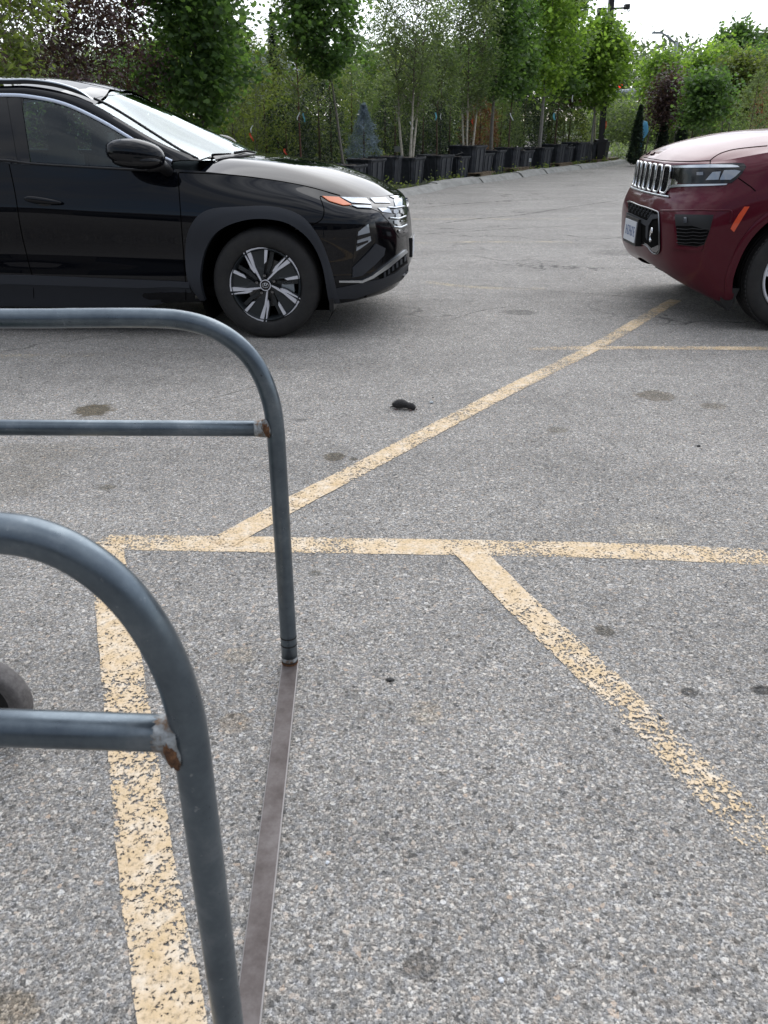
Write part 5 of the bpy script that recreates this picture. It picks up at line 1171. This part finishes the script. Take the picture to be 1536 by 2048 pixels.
# --- right group behind the red car
def far_xy(u, Y): return ((u-768)/FPX*(Y*math.cos(PITCH)+.55), Y)
conifer('arborvitae', 'tree', 'dark cone-shaped arborvitae left of the blue wrap', 1268, 0, 1.75, .27, n=4200, xy=far_xy(1268, 29), lsize=.12)
conifer('arborvitae', 'tree', 'dark cone-shaped arborvitae right of the blue wrap', 1319, 0, 1.7, .28, n=4200, xy=far_xy(1319, 31), lsize=.12)
conifer('arborvitae', 'tree', 'dark arborvitae behind the red bonnet, beneath the lime green trees', 1356, 0, 1.7, .3, n=3600, xy=far_xy(1356, 32), lsize=.12)
for u, Y, H_, r_, cz, lm, ls, lab, bk, nl, ln in (
  (1288,33,3.51,.75,2.1,'leaf_lime','maple','lime green tree with a leaning crown beyond the small birch','bark_grey',1700,(.3,0)),
  (1306,31,2.88,.30,1.5,'leaf_purple','oval','narrow dark purple tree on a white stem','bark_birch',2200,(.25,0)),
  (1345,37,3.34,.85,1.7,'leaf_olive','maple','green maple behind the narrow purple tree','bark_grey',2200,(0,0)),
  (1378,34,3.73,.8,1.5,'leaf_lime','maple','lime green maple standing left in the row behind the red car','bark_brown',2600,(0,0)),
  (1412,36,3.97,.9,1.6,'leaf_lime','maple','tallest lime green maple behind the red bonnet','bark_grey',2600,(0,0)),
  (1448,33,3.51,.8,1.5,'leaf_olive','maple','green maple under the rounded dark tree','bark_grey',2600,(0,0)),
  (1475,36,3.77,.9,1.5,'leaf_maple','maple','dark green maple near the right edge behind the red bonnet','bark_brown',2400,(0,0)),
  (1535,34,3.96,.9,1.4,'leaf_olive','maple','green maple cut by the right edge of the view','bark_grey',2400,(0,0)),
  (1395,29,2.67,.65,1.5,'leaf_maple','maple','shorter maple in front of the lime green maples','bark_pale',2000,(0,0)),
  (1330,35,3.35,.55,1.3,'leaf_lime','oval','young lime green tree between the purple tree and the next maple','bark_brown',2600,(0,0)),
  (1362,40,3.75,.6,1.3,'leaf_olive','oval','slim olive green tree left of the tallest lime green maple','bark_brown',2600,(.1,0)),
  (1492,39,3.9,.7,1.3,'leaf_lime','oval','young lime green tree left of the rust-brown juniper','bark_brown',2600,(0,0)),
  (1436,40,3.96,1.0,1.6,'leaf_olive','maple','green maple farther back between two maples','bark_grey',2000,(0,0))):
    nm = 'plum_tree' if 'purple' in lab else 'maple_tree'
    tree(nm, 'tree', lab, u, 0, H_-(.5 if 1330 < u < 1360 else .18), cz-.15, r_, 'column' if u in (1378,1448,1395,1288) else 'oval', lm, ls, .12, int(nl*1.7), bk, .035, lean=ln, nclump=36, clump=.27, inner=.1, xy=far_xy(u, Y))
conifer('juniper', 'tree', 'grey-green juniper behind the top of the red bonnet', 1486, 0, 2.55, .5, 'leaf_birch', n=3200, xy=far_xy(1486, 25), shape='column', lsize=.10)
conifer('juniper', 'tree', 'rust-brown dying juniper near the right edge', 1516, 0, 2.45, .42, 'leaf_rust', n=2400, xy=far_xy(1514, 26), shape='column', lsize=.10)
def bigtree(label, u, Y, H_, r_, lm, n):
    x, y = far_xy(u, Y); root = empty('tree', (x, y, 0)); tag(root, label, 'tree')
    MB().tube([(0,0,0),(0,0,H_*.7)], [.3,.12], 8).build('trunk', 'bark_grey', root, True, fixn=False); CL = []; TN = []
    for k in range(90):
        a = RG.random()*6.283; ph = RG.random()**.6*1.5; rr = r_*(.6+.4*RG.random())*(1+.12*math.sin(a*3)); c = np.array([rr*math.cos(a)*math.cos(ph)*1.0, rr*math.sin(a)*math.cos(ph), H_*.42+(H_*.56)*math.sin(ph)*(rr/r_)])
        m_ = n//90; CL.append(c+RG.normal(size=(m_,3))*r_*.13); TN.append(np.full(m_, RG.random()*.6+.1))
    leaves('crown', np.concatenate(CL), .34, 'oval', lm, root, up=.3, tone=np.concatenate(TN))
bigtree('large rounded dark tree on the skyline behind the lime green maples', 1452, 56, 6.3, 2.7, 'leaf_maple', 7000)
bigtree('rounded grey-green tree on the skyline right of the large dark one', 1502, 58, 6.1, 1.8, 'leaf_far', 4000)
# --- understorey behind the tubs
SH = [(470,3.6,1.7,.5,'leaf_olive'),(535,3.0,2.1,.55,'leaf_olive'),(575,2.5,1.5,.5,'leaf_conifer'),(640,2.4,1.9,.45,'leaf_conifer'),(665,3.6,2.6,.6,'leaf_olive'),
      (705,3.4,2.4,.55,'leaf_birch'),(770,3.0,2.2,.5,'leaf_birch'),(790,2.0,1.75,.5,'leaf_conifer'),(845,2.1,1.7,.55,'leaf_conifer'),(880,3.4,2.5,.6,'leaf_birch'),(898,2.0,1.8,.5,'leaf_conifer'),
      (958,2.0,1.75,.42,'leaf_rust'),(1000,2.2,1.8,.6,'leaf_birch'),(1045,2.2,2.0,.5,'leaf_conifer'),(1100,2.4,2.0,.7,'leaf_birch'),(1150,2.4,2.1,.7,'leaf_conifer'),(1240,2.2,1.5,.6,'leaf_olive')]
LB = {'leaf_olive':('yellow-green bush deep in the shade behind the nursery trees','yellow-green bushes behind the trees'),
      'leaf_conifer':('dark green conifer bush in the shade behind the tubs','dark conifer bushes behind the tubs'),
      'leaf_birch':('dull grey-green bush behind the trunks of the tub row','grey-green bushes behind the tubs'),
      'leaf_rust':('rust-brown dead conifer bush right of the middle birch clump',None)}
for u, off, H_, r_, lm in SH:
    lb, gp = LB[lm]; lb = lb if gp is None else {'leaf_olive':'yellow-green bush ','leaf_conifer':'dark conifer bush ','leaf_birch':'dull grey-green bush '}[lm]+near_mark(u); conifer('bush', 'bush', lb, u, off, H_*1.08, r_*1.3, lm, n=5200, group=gp, shape='oval', lsize=.075 if u < 900 else .10)
# second and third ranks of slim nursery trees filling the view behind the first
k = 0
for u in (60,175,300,352,455,520,580,645,720,775,848,905,962,1030,1088,1160,1225):
    off = 4.2+1.6*((k*37) % 10)/10; p, d = kerb_at(row_s(u, off, .5), off); Y = p[1]
    H_ = 1.38+.060*Y+.3*((k*13) % 5)/5; lm = ('leaf_olive','leaf_birch','leaf_maple')[k % 3]
    tree('nursery_tree', 'tree', {'leaf_olive':'slim yellow-green back-rank tree ','leaf_birch':'slim grey-green back-rank tree ','leaf_maple':'slim dark green back-rank tree '}[lm]+near_mark(u), u, off, H_, .5, .75+.012*Y, 'oval', lm, 'oval', .06+.0022*Y, 3600, 'bark_grey', .022, stems=3, nclump=75, clump=.2,
         group={'leaf_olive':'yellow-green trees of the back rank','leaf_birch':'grey-green trees of the back rank','leaf_maple':'dark green trees of the back rank'}[lm]); k += 1
# dense thicket of stock plants far back in the nursery: reads as one dark mass
C = []
for q in range(1500):
    s = RG.uniform(0, kl[-1]); p, d = kerb_at(float(s), RG.uniform(6.0, 9.5)); h_ = RG.uniform(.2, 1.0)*2.3
    C.append(np.array([p[0], p[1], h_*.6])+RG.normal(size=(34,3))*np.array([.28,.28,.32])*[1,1,1])
C = np.concatenate(C); C[:, 2] = np.abs(C[:, 2]); tag(leaves('thicket', C, .13, 'oval', 'leaf_conifer', None, up=.3), 'dark thicket of stock plants far back behind the tree rows', 'thicket', kind='stuff')
C = []
for q in range(700):
    Y = RG.uniform(46, 56); C.append(np.array([*far_xy(RG.uniform(1180, 1600), Y), RG.uniform(.2, 2.2)])+RG.normal(size=(60,3))*np.array([.5,.5,.35]))
C = np.concatenate(C); C[:, 2] = np.abs(C[:, 2]); tag(leaves('hedge', C, .2, 'oval', 'leaf_birch', None, up=.3), 'green hedge bank beyond the lawn at the right', 'hedge', kind='stuff')
# weeds along the kerb
Cw = []; 
for s in RG.uniform(17, kl[-1]-.5, 260):
    if math.sin(s*2.1)+math.sin(s*5.3) < .2: continue
    p, d = kerb_at(float(s), RG.uniform(.24, .45)); Cw.append(np.array([p[0], p[1], .05])+np.abs(RG.normal(size=(14,3)))*np.array([.06,.06,.09])*RG.uniform(.5,1.3))
tag(leaves('weeds', np.concatenate(Cw), .07, 'oval', 'leaf_olive', None, hang=-1.0), 'low green weeds growing between the kerb and the tubs', 'weeds', kind='stuff')
Cw = []
for q in range(500):
    s = RG.uniform(5, kl[-1]); p, d = kerb_at(float(s), RG.uniform(1.5, 5)); Cw.append(np.array([p[0], p[1], .05])+np.abs(RG.normal(size=(18,3)))*np.array([.12,.12,.14]))
for q in range(700):
    Y = RG.uniform(31, 46); Cw.append(np.array([*far_xy(RG.uniform(1215, 1560), Y), .0])+np.abs(RG.normal(size=(16,3)))*np.array([.2,.2,.16]))
tag(leaves('undergrowth', np.concatenate(Cw), .11, 'oval', 'leaf_birch', None, hang=-.6), 'low green undergrowth covering the nursery ground', 'undergrowth', kind='stuff')
# ------------------------------------------------------------------ nursery tubs, pallets
def copy_tree(o, parent=None):
    c = o.copy(); col.objects.link(c)
    if parent: c.parent = parent
    for ch in list(o.children): copy_tree(ch, c)
    return c
def make_tub():
    t = empty('nursery_tub'); S0, S1, HT = .268, .315, .50; v = []; lev = ((0,S0),(.455,.300),(.455,S1+.004),(HT-.03,S1+.012),(HT,S1+.016),(HT,S1-.002),(HT-.07,S1-.012))
    c_ = .05
    def ring(s, z): return [(-s+c_,-s,z),(s-c_,-s,z),(s,-s+c_,z),(s,s-c_,z),(s-c_,s,z),(-s+c_,s,z),(-s,s-c_,z),(-s,-s+c_,z)]
    mb = MB(); mb.v = [p for z, s in lev for p in ring(s, z)]
    for i in range(len(lev)-1):
        for j in range(8): mb.f.append((i*8+j, i*8+(j+1)%8, (i+1)*8+(j+1)%8, (i+1)*8+j))
    mb.f.append(tuple(range(8))[::-1]); mb.build('wall', 'tub_plastic', t, False)
    for ax_ in range(4):                      # raised ribs on each face
        M = Matrix.Rotation(math.pi/2*ax_, 4, 'Z')
        for q in (-.19, .19, 0):
            r = MB(); r.add([M @ Vector(p) for p in ((q-.018,-S0-.0,.01),(q+.018,-S0-.0,.01),(q+.018,-.302,.45),(q-.018,-.302,.45),(q-.012,-S0-.014,.01),(q+.012,-S0-.014,.01),(q+.012,-.316,.45),(q-.012,-.316,.45))],
              [(0,1,5,4),(1,2,6,5),(2,3,7,6),(3,0,4,7),(4,5,6,7),(0,3,2,1)]); r.build('rib', 'tub_plastic', t)
    mb = MB(); g = 7; z = lambda x, y: .455+.03*math.cos(x*4)*math.cos(y*4)+.012*math.sin(x*31+y*17)
    s = .30; mb.v = [((i/(g-1)-.5)*2*s, (j/(g-1)-.5)*2*s, z((i/(g-1)-.5), (j/(g-1)-.5))+.02) for i in range(g) for j in range(g)]; mb.f = gridfaces(g, g); mb.build('soil', 'potting_soil', t, True, fixn=False)
    return t
def make_pallet():
    p = empty('pallet'); 
    for y in (-.42, 0, .42): MB().box((0, y, .05), (1.1, .045, .075)).build('stringer', 'pallet_wood', p)
    for k in range(6): MB().box((-.5+k*.2, 0, .096), (.095, .95, .016)).build('deck_board', 'pallet_wood', p)
    return p
tub0 = make_tub(); pal0 = make_pallet(); ft = fp = True
def place_tub(s, off, rz, zz, label, group=None, sc=1.0, tilt=0):
    global ft
    t = tub0 if ft else copy_tree(tub0); ft = False
    p, d = kerb_at(s, off); t.location = (p[0], p[1], .05+zz); t.rotation_euler = (0, tilt, math.atan2(d[1], d[0])+rz); t.scale = (sc, sc, sc*1.02); tag(t, label, 'tub', group); return t
def place_pallet(s, off, rz, label, group=None):
    global fp
    t = pal0 if fp else copy_tree(pal0); fp = False
    p, d = kerb_at(s, off); t.location = (p[0], p[1], .051); t.rotation_euler = (0, 0, math.atan2(d[1], d[0])+rz); tag(t, label, 'pallet', group); return t
named = {815:'black tub holding the white birch nearest the blue spruce', 872:'black tub holding the thin teal-ribboned tree', 936:'large black tub on a pallet holding the middle birch clump',
  981:'black tub at the foot of the thick grey maple trunk', 1017:'black tub under the slim maple with the white tag', 1078:'black tub with a white paper tag under the tall pale-trunked maple', 1108:'black tub under the narrow column-shaped tree',
  1180:'black tub holding the round maple left of the dark pole', 1216:'black tub holding the small birch with a yellow tie', 694:'black tub at the foot of the leaning maple trunk'}
ss = []; 
for u, lb in named.items(): ss.append((row_s(u, 1.0, .5), lb, u))
s_done = [a for a, _, _ in ss]
big = {936}
for s, lb, u in ss:
    zz = .105 if u in (936, 1017, 1108, 1180, 1216) else 0.0
    place_tub(s, 1.02, R(random.uniform(-6, 6)), zz, lb, sc=1.25 if u in big else random.uniform(1.02, 1.16))
    if zz: place_pallet(s+.1, .92, R(random.uniform(-8, 8)), {936:'weathered pallet under the tub of the middle birch',1017:'pallet under the tub of the slim white-tagged maple',1108:'pallet under the tub of the narrow column-shaped tree',1180:'pallet under the tub left of the dark pole',1216:'pallet under the last tub of the row'}[u])
ORD = ['first','second','third','fourth','fifth','sixth','seventh','eighth','ninth','tenth','eleventh','twelfth','thirteenth','fourteenth']; nt_ = 0
s = row_s(640, 1.0, .5)
while s < kl[-1]-.6:
    if min(abs(s-a) for a in s_done) > .66:
        place_tub(s, .98+random.uniform(-.06,.06), R(random.uniform(-14, 14)), random.choice((0,0,.0,.1)), 'plain black tub with no front-row tree, '+ORD[nt_]+' such tub from the left', 'plain black tubs in the row behind the kerb', random.uniform(.98, 1.14)); s_done.append(s); nt_ += 1
    s += .3
# second line of tubs behind
for u in (760, 845, 900, 958, 1000, 1045, 1095, 1150, 1195):
    place_tub(row_s(u, 1.9, .5), 1.85, R(random.uniform(-12, 12)), 0, 'second-line black tub '+near_mark(u), 'black tubs of the second line', .95)
# cut branches lying on top of the tubs
rs = random.Random(4); tw = empty('twig_pile', (0,0,0)); tag(tw, 'thin cut twigs and drip hoses lying over the tub rims', 'twigs')
for u in (905, 925, 1010, 1030, 1045, 1062, 1115, 1130):
    s = row_s(u, .9, .5); P = []
    for k_ in range(5):
        p, d = kerb_at(min(s+k_*.16, kl[-1]-.1), .85+rs.uniform(-.08,.08)); P.append((p[0], p[1], .60+.10*math.sin(k_/4*3.1)*rs.random()))
    MB().tube(P, .008, 5).build('twig', 'cable', tw, True, fixn=False)
# ribbons and tags on the trunks
def ribbon(u, v, off, m, L_, label, w_=.035, slant=0.0, name='ribbon', dY=-.08):
    s = row_s(u, off, .9); p, d = kerb_at(s, off); q = atY(u, v, p[1]+dY); n_ = 7; V = []
    for i in range(n_):
        t = i/(n_-1); x = slant*t*L_+.012*math.sin(t*5+u); V += [(x-w_/2, .012*math.sin(t*7), -t*L_), (x+w_/2, .012*math.sin(t*7)+.006, -t*L_), (x+w_/2, .012*math.sin(t*7)+.008, -t*L_), (x-w_/2, .012*math.sin(t*7)+.002, -t*L_)]
    f = []
    for i in range(n_-1):
        for j in range(4): f.append((i*4+j, i*4+(j+1)%4, (i+1)*4+(j+1)%4, (i+1)*4+j))
    f += [(0,1,2,3), tuple((n_-1)*4+j for j in (3,2,1,0))]
    o = mk(name, V, f, m, None, False); o.location = q; tag(o, label, 'ribbon')
ribbon(505,250,2.2,'ribbon_white',.13,'white tag hanging above the red ribbon left of the red-stemmed tree',.022,-.35,'tag')
ribbon(500,266,2.2,'ribbon_red',.14,'red-orange ribbon hanging under a white tag left of the red-stemmed tree',.03,.3)
ribbon(598,224,1.8,'ribbon_white',.14,'pale ribbon curling left of the red-brown stem',.02,-.25)
ribbon(607,226,1.8,'ribbon_blue',.16,'pale blue ribbon tied on the red-brown stem',.025,.05)
ribbon(568,297,2.0,'ribbon_red',.12,'red tag low behind the dark bonnet',.035,.35,'tag')
ribbon(821,243,.9,'ribbon_white',.16,'white tag hanging from the birch nearest the blue spruce',.03,.35,'tag')
ribbon(872,225,.95,'ribbon_blue',.16,'teal ribbon on the thin brown stem between the birches',.035,0)
ribbon(881,226,.95,'ribbon_white',.14,'thin pale ribbon right of the teal one',.012,.15)
ribbon(945,238,1.0,'ribbon_red',.12,'red ribbon beside the middle birch clump',.03,0)
ribbon(1021,226,1.0,'ribbon_white',.19,'white tag hanging from the slim maple',.03,.4,'tag')
ribbon(1108,226,1.2,'ribbon_blue',.2,'teal ribbon on the narrow column-shaped tree',.06,.15)
ribbon(1145,190,1.0,'ribbon_white',.2,'white tag at the left edge of the round maple',.03,.1,'tag')
ribbon(1212,242,1.0,'amber',.25,'yellow tie round the small birch stems',.08,0,'ribbon')
# small grey sign and white paper tag on a tub
def signboard(u, v, off, w_, h_, m, label, stake=True, txt=None, dY=0):
    s = row_s(u, off, .6); p, d = kerb_at(s, off); q = atY(u, v, p[1]+dY); r = empty('sign', (q.x, q.y, 0)); tag(r, label, 'sign')
    MB().box((0, 0, q.z), (w_, .006, h_)).build('board', m, r)
    if stake: MB().box((0, .006, q.z/2), (.018, .012, q.z)).build('stake', 'pallet_wood', r)
    return r, q
signboard(795, 298, 1.4, .15, .12, 'sign_grey', 'small grey sign on a stake between the blue spruce and the first birch')
p_, d_ = kerb_at(row_s(1057, .68, .4), .68)
q = atY(1057, 320, p_[1]); r = empty('paper_tag', (p_[0]+.0, p_[1]-.02, q.z)); r.rotation_euler = (0, 0, R(-12)); tag(r, 'white paper tag stuck on the black tub under the tall pale-trunked maple', 'tag')
MB().box((0,0,0), (.17,.006,.09)).build('paper', 'white_tag', r); mb = MB()
for k in range(7): mb.box((-.06+k*.02, -.004, .0), (.010 if k % 3 else .014, .003, .022 if k % 2 else .03))
mb.build('print_marks', 'ink', r)
# bronze pole with fixture heads
s = row_s(1201, .62, .3); p, d = kerb_at(s, .62); pole = empty('light_pole', (p[0], p[1], 0)); tag(pole, 'dark bronze square pole standing among the tubs, with box fixtures at its top', 'pole'); pole.rotation_euler = (0, R(-2.2), 0)
MB().box((0,0,2.9), (.17,.17,5.8)).build('shaft', 'pole_bronze', pole); MB().box((0,0,.38), (.30,.30,.66), taper=.86).build('base_cover', 'pole_bronze', pole); MB().box((0,0,.73), (.40,.34,.10)).build('base_collar', 'pole_bronze', pole)
zc = 4.60; MB().box((.10,0,zc+.05), (1.0,.05,.05)).build('cross_arm', 'pole_bronze', pole)
MB().box((-.30,0,zc-.03), (.26,.2,.22)).build('junction_box', 'pole_bronze', pole); MB().box((.52,0,zc+.08), (.16,.2,.14)).build('fixture_head', 'pole_bronze', pole); MB().tube([(.55,0,zc+.03),(.57,0,zc-.06),(.62,0,zc-.02)], .018, 6).build('hook', 'pole_bronze', pole)
for dz, dx in ((0,0),(.1,.05)):
    A = Vector((p[0]-.48, p[1], zc-.14)); B = A+Vector((-3.6, 4, -2.7+dz*4)); P = [A.lerp(B, t)+Vector((0,0,-.28*math.sin(t*3.14))) for t in np.linspace(0,1,14)]
    o = MB().tube(P, .012, 5).build('cable', 'pole_grey', None, True, fixn=False); tag(o, 'thin %s cable running down from the dark pole into the trees' % ('upper' if dx else 'lower'), 'cable')
# blue wrap hanging between two arborvitae
x, y = far_xy(1279, 30); q = atY(1281, 262, y); r = empty('blue_cover', (x, y, 0)); tag(r, 'bright blue plastic wrap hanging between two dark arborvitae', 'wrap')
v = []; g = 9
prof = [(1.36,.02),(1.33,.13),(1.22,.15),(1.05,.14),(.93,.11),(.84,.045),(.65,.035),(.5,.03),(.38,.01)]
mb = MB(); 
for z_, r_ in prof:
    for k in range(12):
        a = 2*math.pi*k/12; rr = r_*(1+.18*math.sin(a*3+z_*9)); v.append((rr*math.cos(a)+.02*math.sin(z_*8), rr*math.sin(a)*.7, z_))
mb.v = v; mb.f = [(i*12+k, i*12+(k+1)%12, (i+1)*12+(k+1)%12, (i+1)*12+k) for i in range(8) for k in range(12)]; mb.build('sheet', 'blue_wrap', r, True); MB().tube([(0,.04,0),(0,.04,1.3)], .02, 6).build('stake', 'pallet_wood', r)
# far street lamp
Y = 47; a = atY(1353, 84, Y); r = empty('street_lamp', (a.x, Y, 0)); tag(r, 'grey street lamp with a curved arm above the far trees at right', 'street lamp')
MB().tube([(0,0,0),(0,0,a.z)], [.13,.10], 10).build('pole', 'pole_grey', r, True)
P = [atY(1351,86,Y), atY(1340,76,Y), atY(1330,69,Y), atY(1322,66,Y)]; MB().tube([p-Vector((a.x,Y,0)) for p in P], .035, 6).build('arm', 'pole_grey', r, True)
P2 = [atY(1351,90,Y), atY(1338,77,Y), atY(1329,70,Y)]; MB().tube([p-Vector((a.x,Y,0)) for p in P2], .025, 6).build('brace', 'pole_grey', r, True)
h = atY(1315,65.5,Y)-Vector((a.x,Y,0)); MB().box(h, (.50,.2,.09)).build('lamp_head', 'pole_grey', r)
# traffic signal, guard rail, fence, pale buildings far behind
Y = 58; a = atY(1240, 172, Y); r = empty('traffic_signal', (a.x, Y, 0)); tag(r, 'small traffic signal showing red beyond the trees right of the dark pole', 'traffic signal')
MB().box((0,0,a.z-.25), (.3,.25,.95)).build('housing', 'pole_bronze', r); MB().lathe([(0,-.0),(.13,-.0),(.13,.05),(0,.05)], 16, Matrix.Translation((0,-.18,a.z))).build('red_light', 'signal_red', r); MB().tube([(0,.16,0),(0,.16,a.z+.2)], .06, 8).build('post', 'pole_grey', r)
Y = 52; a = atY(1248, 184, Y); b = atY(1292, 177, Y); r = empty('guard_rail', (a.x, Y, 0)); tag(r, 'pale blue-grey guard rail on the far rise right of the dark pole', 'guard rail')
MB().tube([(-1.5,0,a.z-.1),(b.x-a.x+1.2,0,b.z)], .13, 8).build('beam', 'roof_grey', r)
for t in (0, .5, 1.0): MB().box(((b.x-a.x)*t, .1, a.z/2), (.1,.1,a.z)).build('post', 'pole_grey', r)
p, d = kerb_at(row_s(1005, 6, .5), 6.5); r = empty('fence', (p[0], p[1]+6, 0)); tag(r, 'white picket-like fence glimpsed between the trunks in the background', 'fence')
for k in range(24): MB().box((-2.2+k*.2, 0, .75), (.07,.03,1.5)).build('picket', 'fence_white', r)
for z_ in (.4, 1.3): MB().box((.1,.03,z_), (4.9,.03,.08)).build('fence_beam', 'fence_white', r)
def house(label, u, Y, w_, hz, rz):
    x = (u-768)/FPX*(Y*math.cos(PITCH)); r = empty('building', (x, Y, 0)); tag(r, label, 'building')
    MB().box((0,0,hz/2), (w_,5,hz)).build('wall', 'wall_pale', r); MB().prism([(-w_/2-.3,hz+.002),(w_/2+.3,hz+.002),(w_/2-.8,hz+rz),(-w_/2+.8,hz+rz)], -2.9, 2.9).build('roof', 'roof_grey', r)
    for k in (-1, 0, 1): MB().box((k*w_*.28, -2.51, hz*.55), (w_*.12,.06,hz*.3)).build('window', 'gloss_black', r)
house('pale building with a grey roof glimpsed through the trees left of the red-stemmed tree', 512, 48, 5, 3.4, 1.0)

# unseen shop front, added behind the viewer to darken the car door reflections
r = empty('added_shop', (0, -17, 0)); tag(r, 'long low unseen shop front, added as a dark band to reflect in the car doors', 'building')
MB().box((0,-6,2.6), (90,12,5.2)).build('wall', 'added_shop_wall', r); MB().box((0,.35,5.0), (90.4,.8,.7)).build('fascia', 'added_shop_fascia', r)
for k in range(15): MB().box((-42+k*6,.03,1.7), (3.6,.08,2.6)).build('window', 'gloss_black', r)

# short fur standing off the mole's body
mb_ = next(c for c in mole.children if c.name.startswith('body')); me_ = mb_.data; nv_ = len(me_.vertices)
co_ = np.empty(nv_*3); me_.vertices.foreach_get('co', co_); co_ = co_.reshape(-1, 3); nn_ = np.array([tuple(v.normal) for v in me_.vertices])
idx_ = RG.integers(0, nv_, 2600); root_ = co_[idx_]; dir_ = nn_[idx_]*.6+np.array([-.9, 0, 0])+RG.normal(size=(2600, 3))*.45; dir_ /= np.linalg.norm(dir_, axis=1, keepdims=True)
sd_ = np.cross(dir_, nn_[idx_]); sd_ /= np.maximum(np.linalg.norm(sd_, axis=1, keepdims=True), 1e-6)
V_ = np.stack([root_-sd_*.0006, root_+sd_*.0006, root_+dir_*.0065*RG.uniform(.5, 1.3, (2600, 1))], 1).reshape(-1, 3)
fo_ = mk('fur', V_, [(3*i, 3*i+1, 3*i+2) for i in range(2600)], 'mole_fur', mole, False); fo_['kind'] = 'stuff'
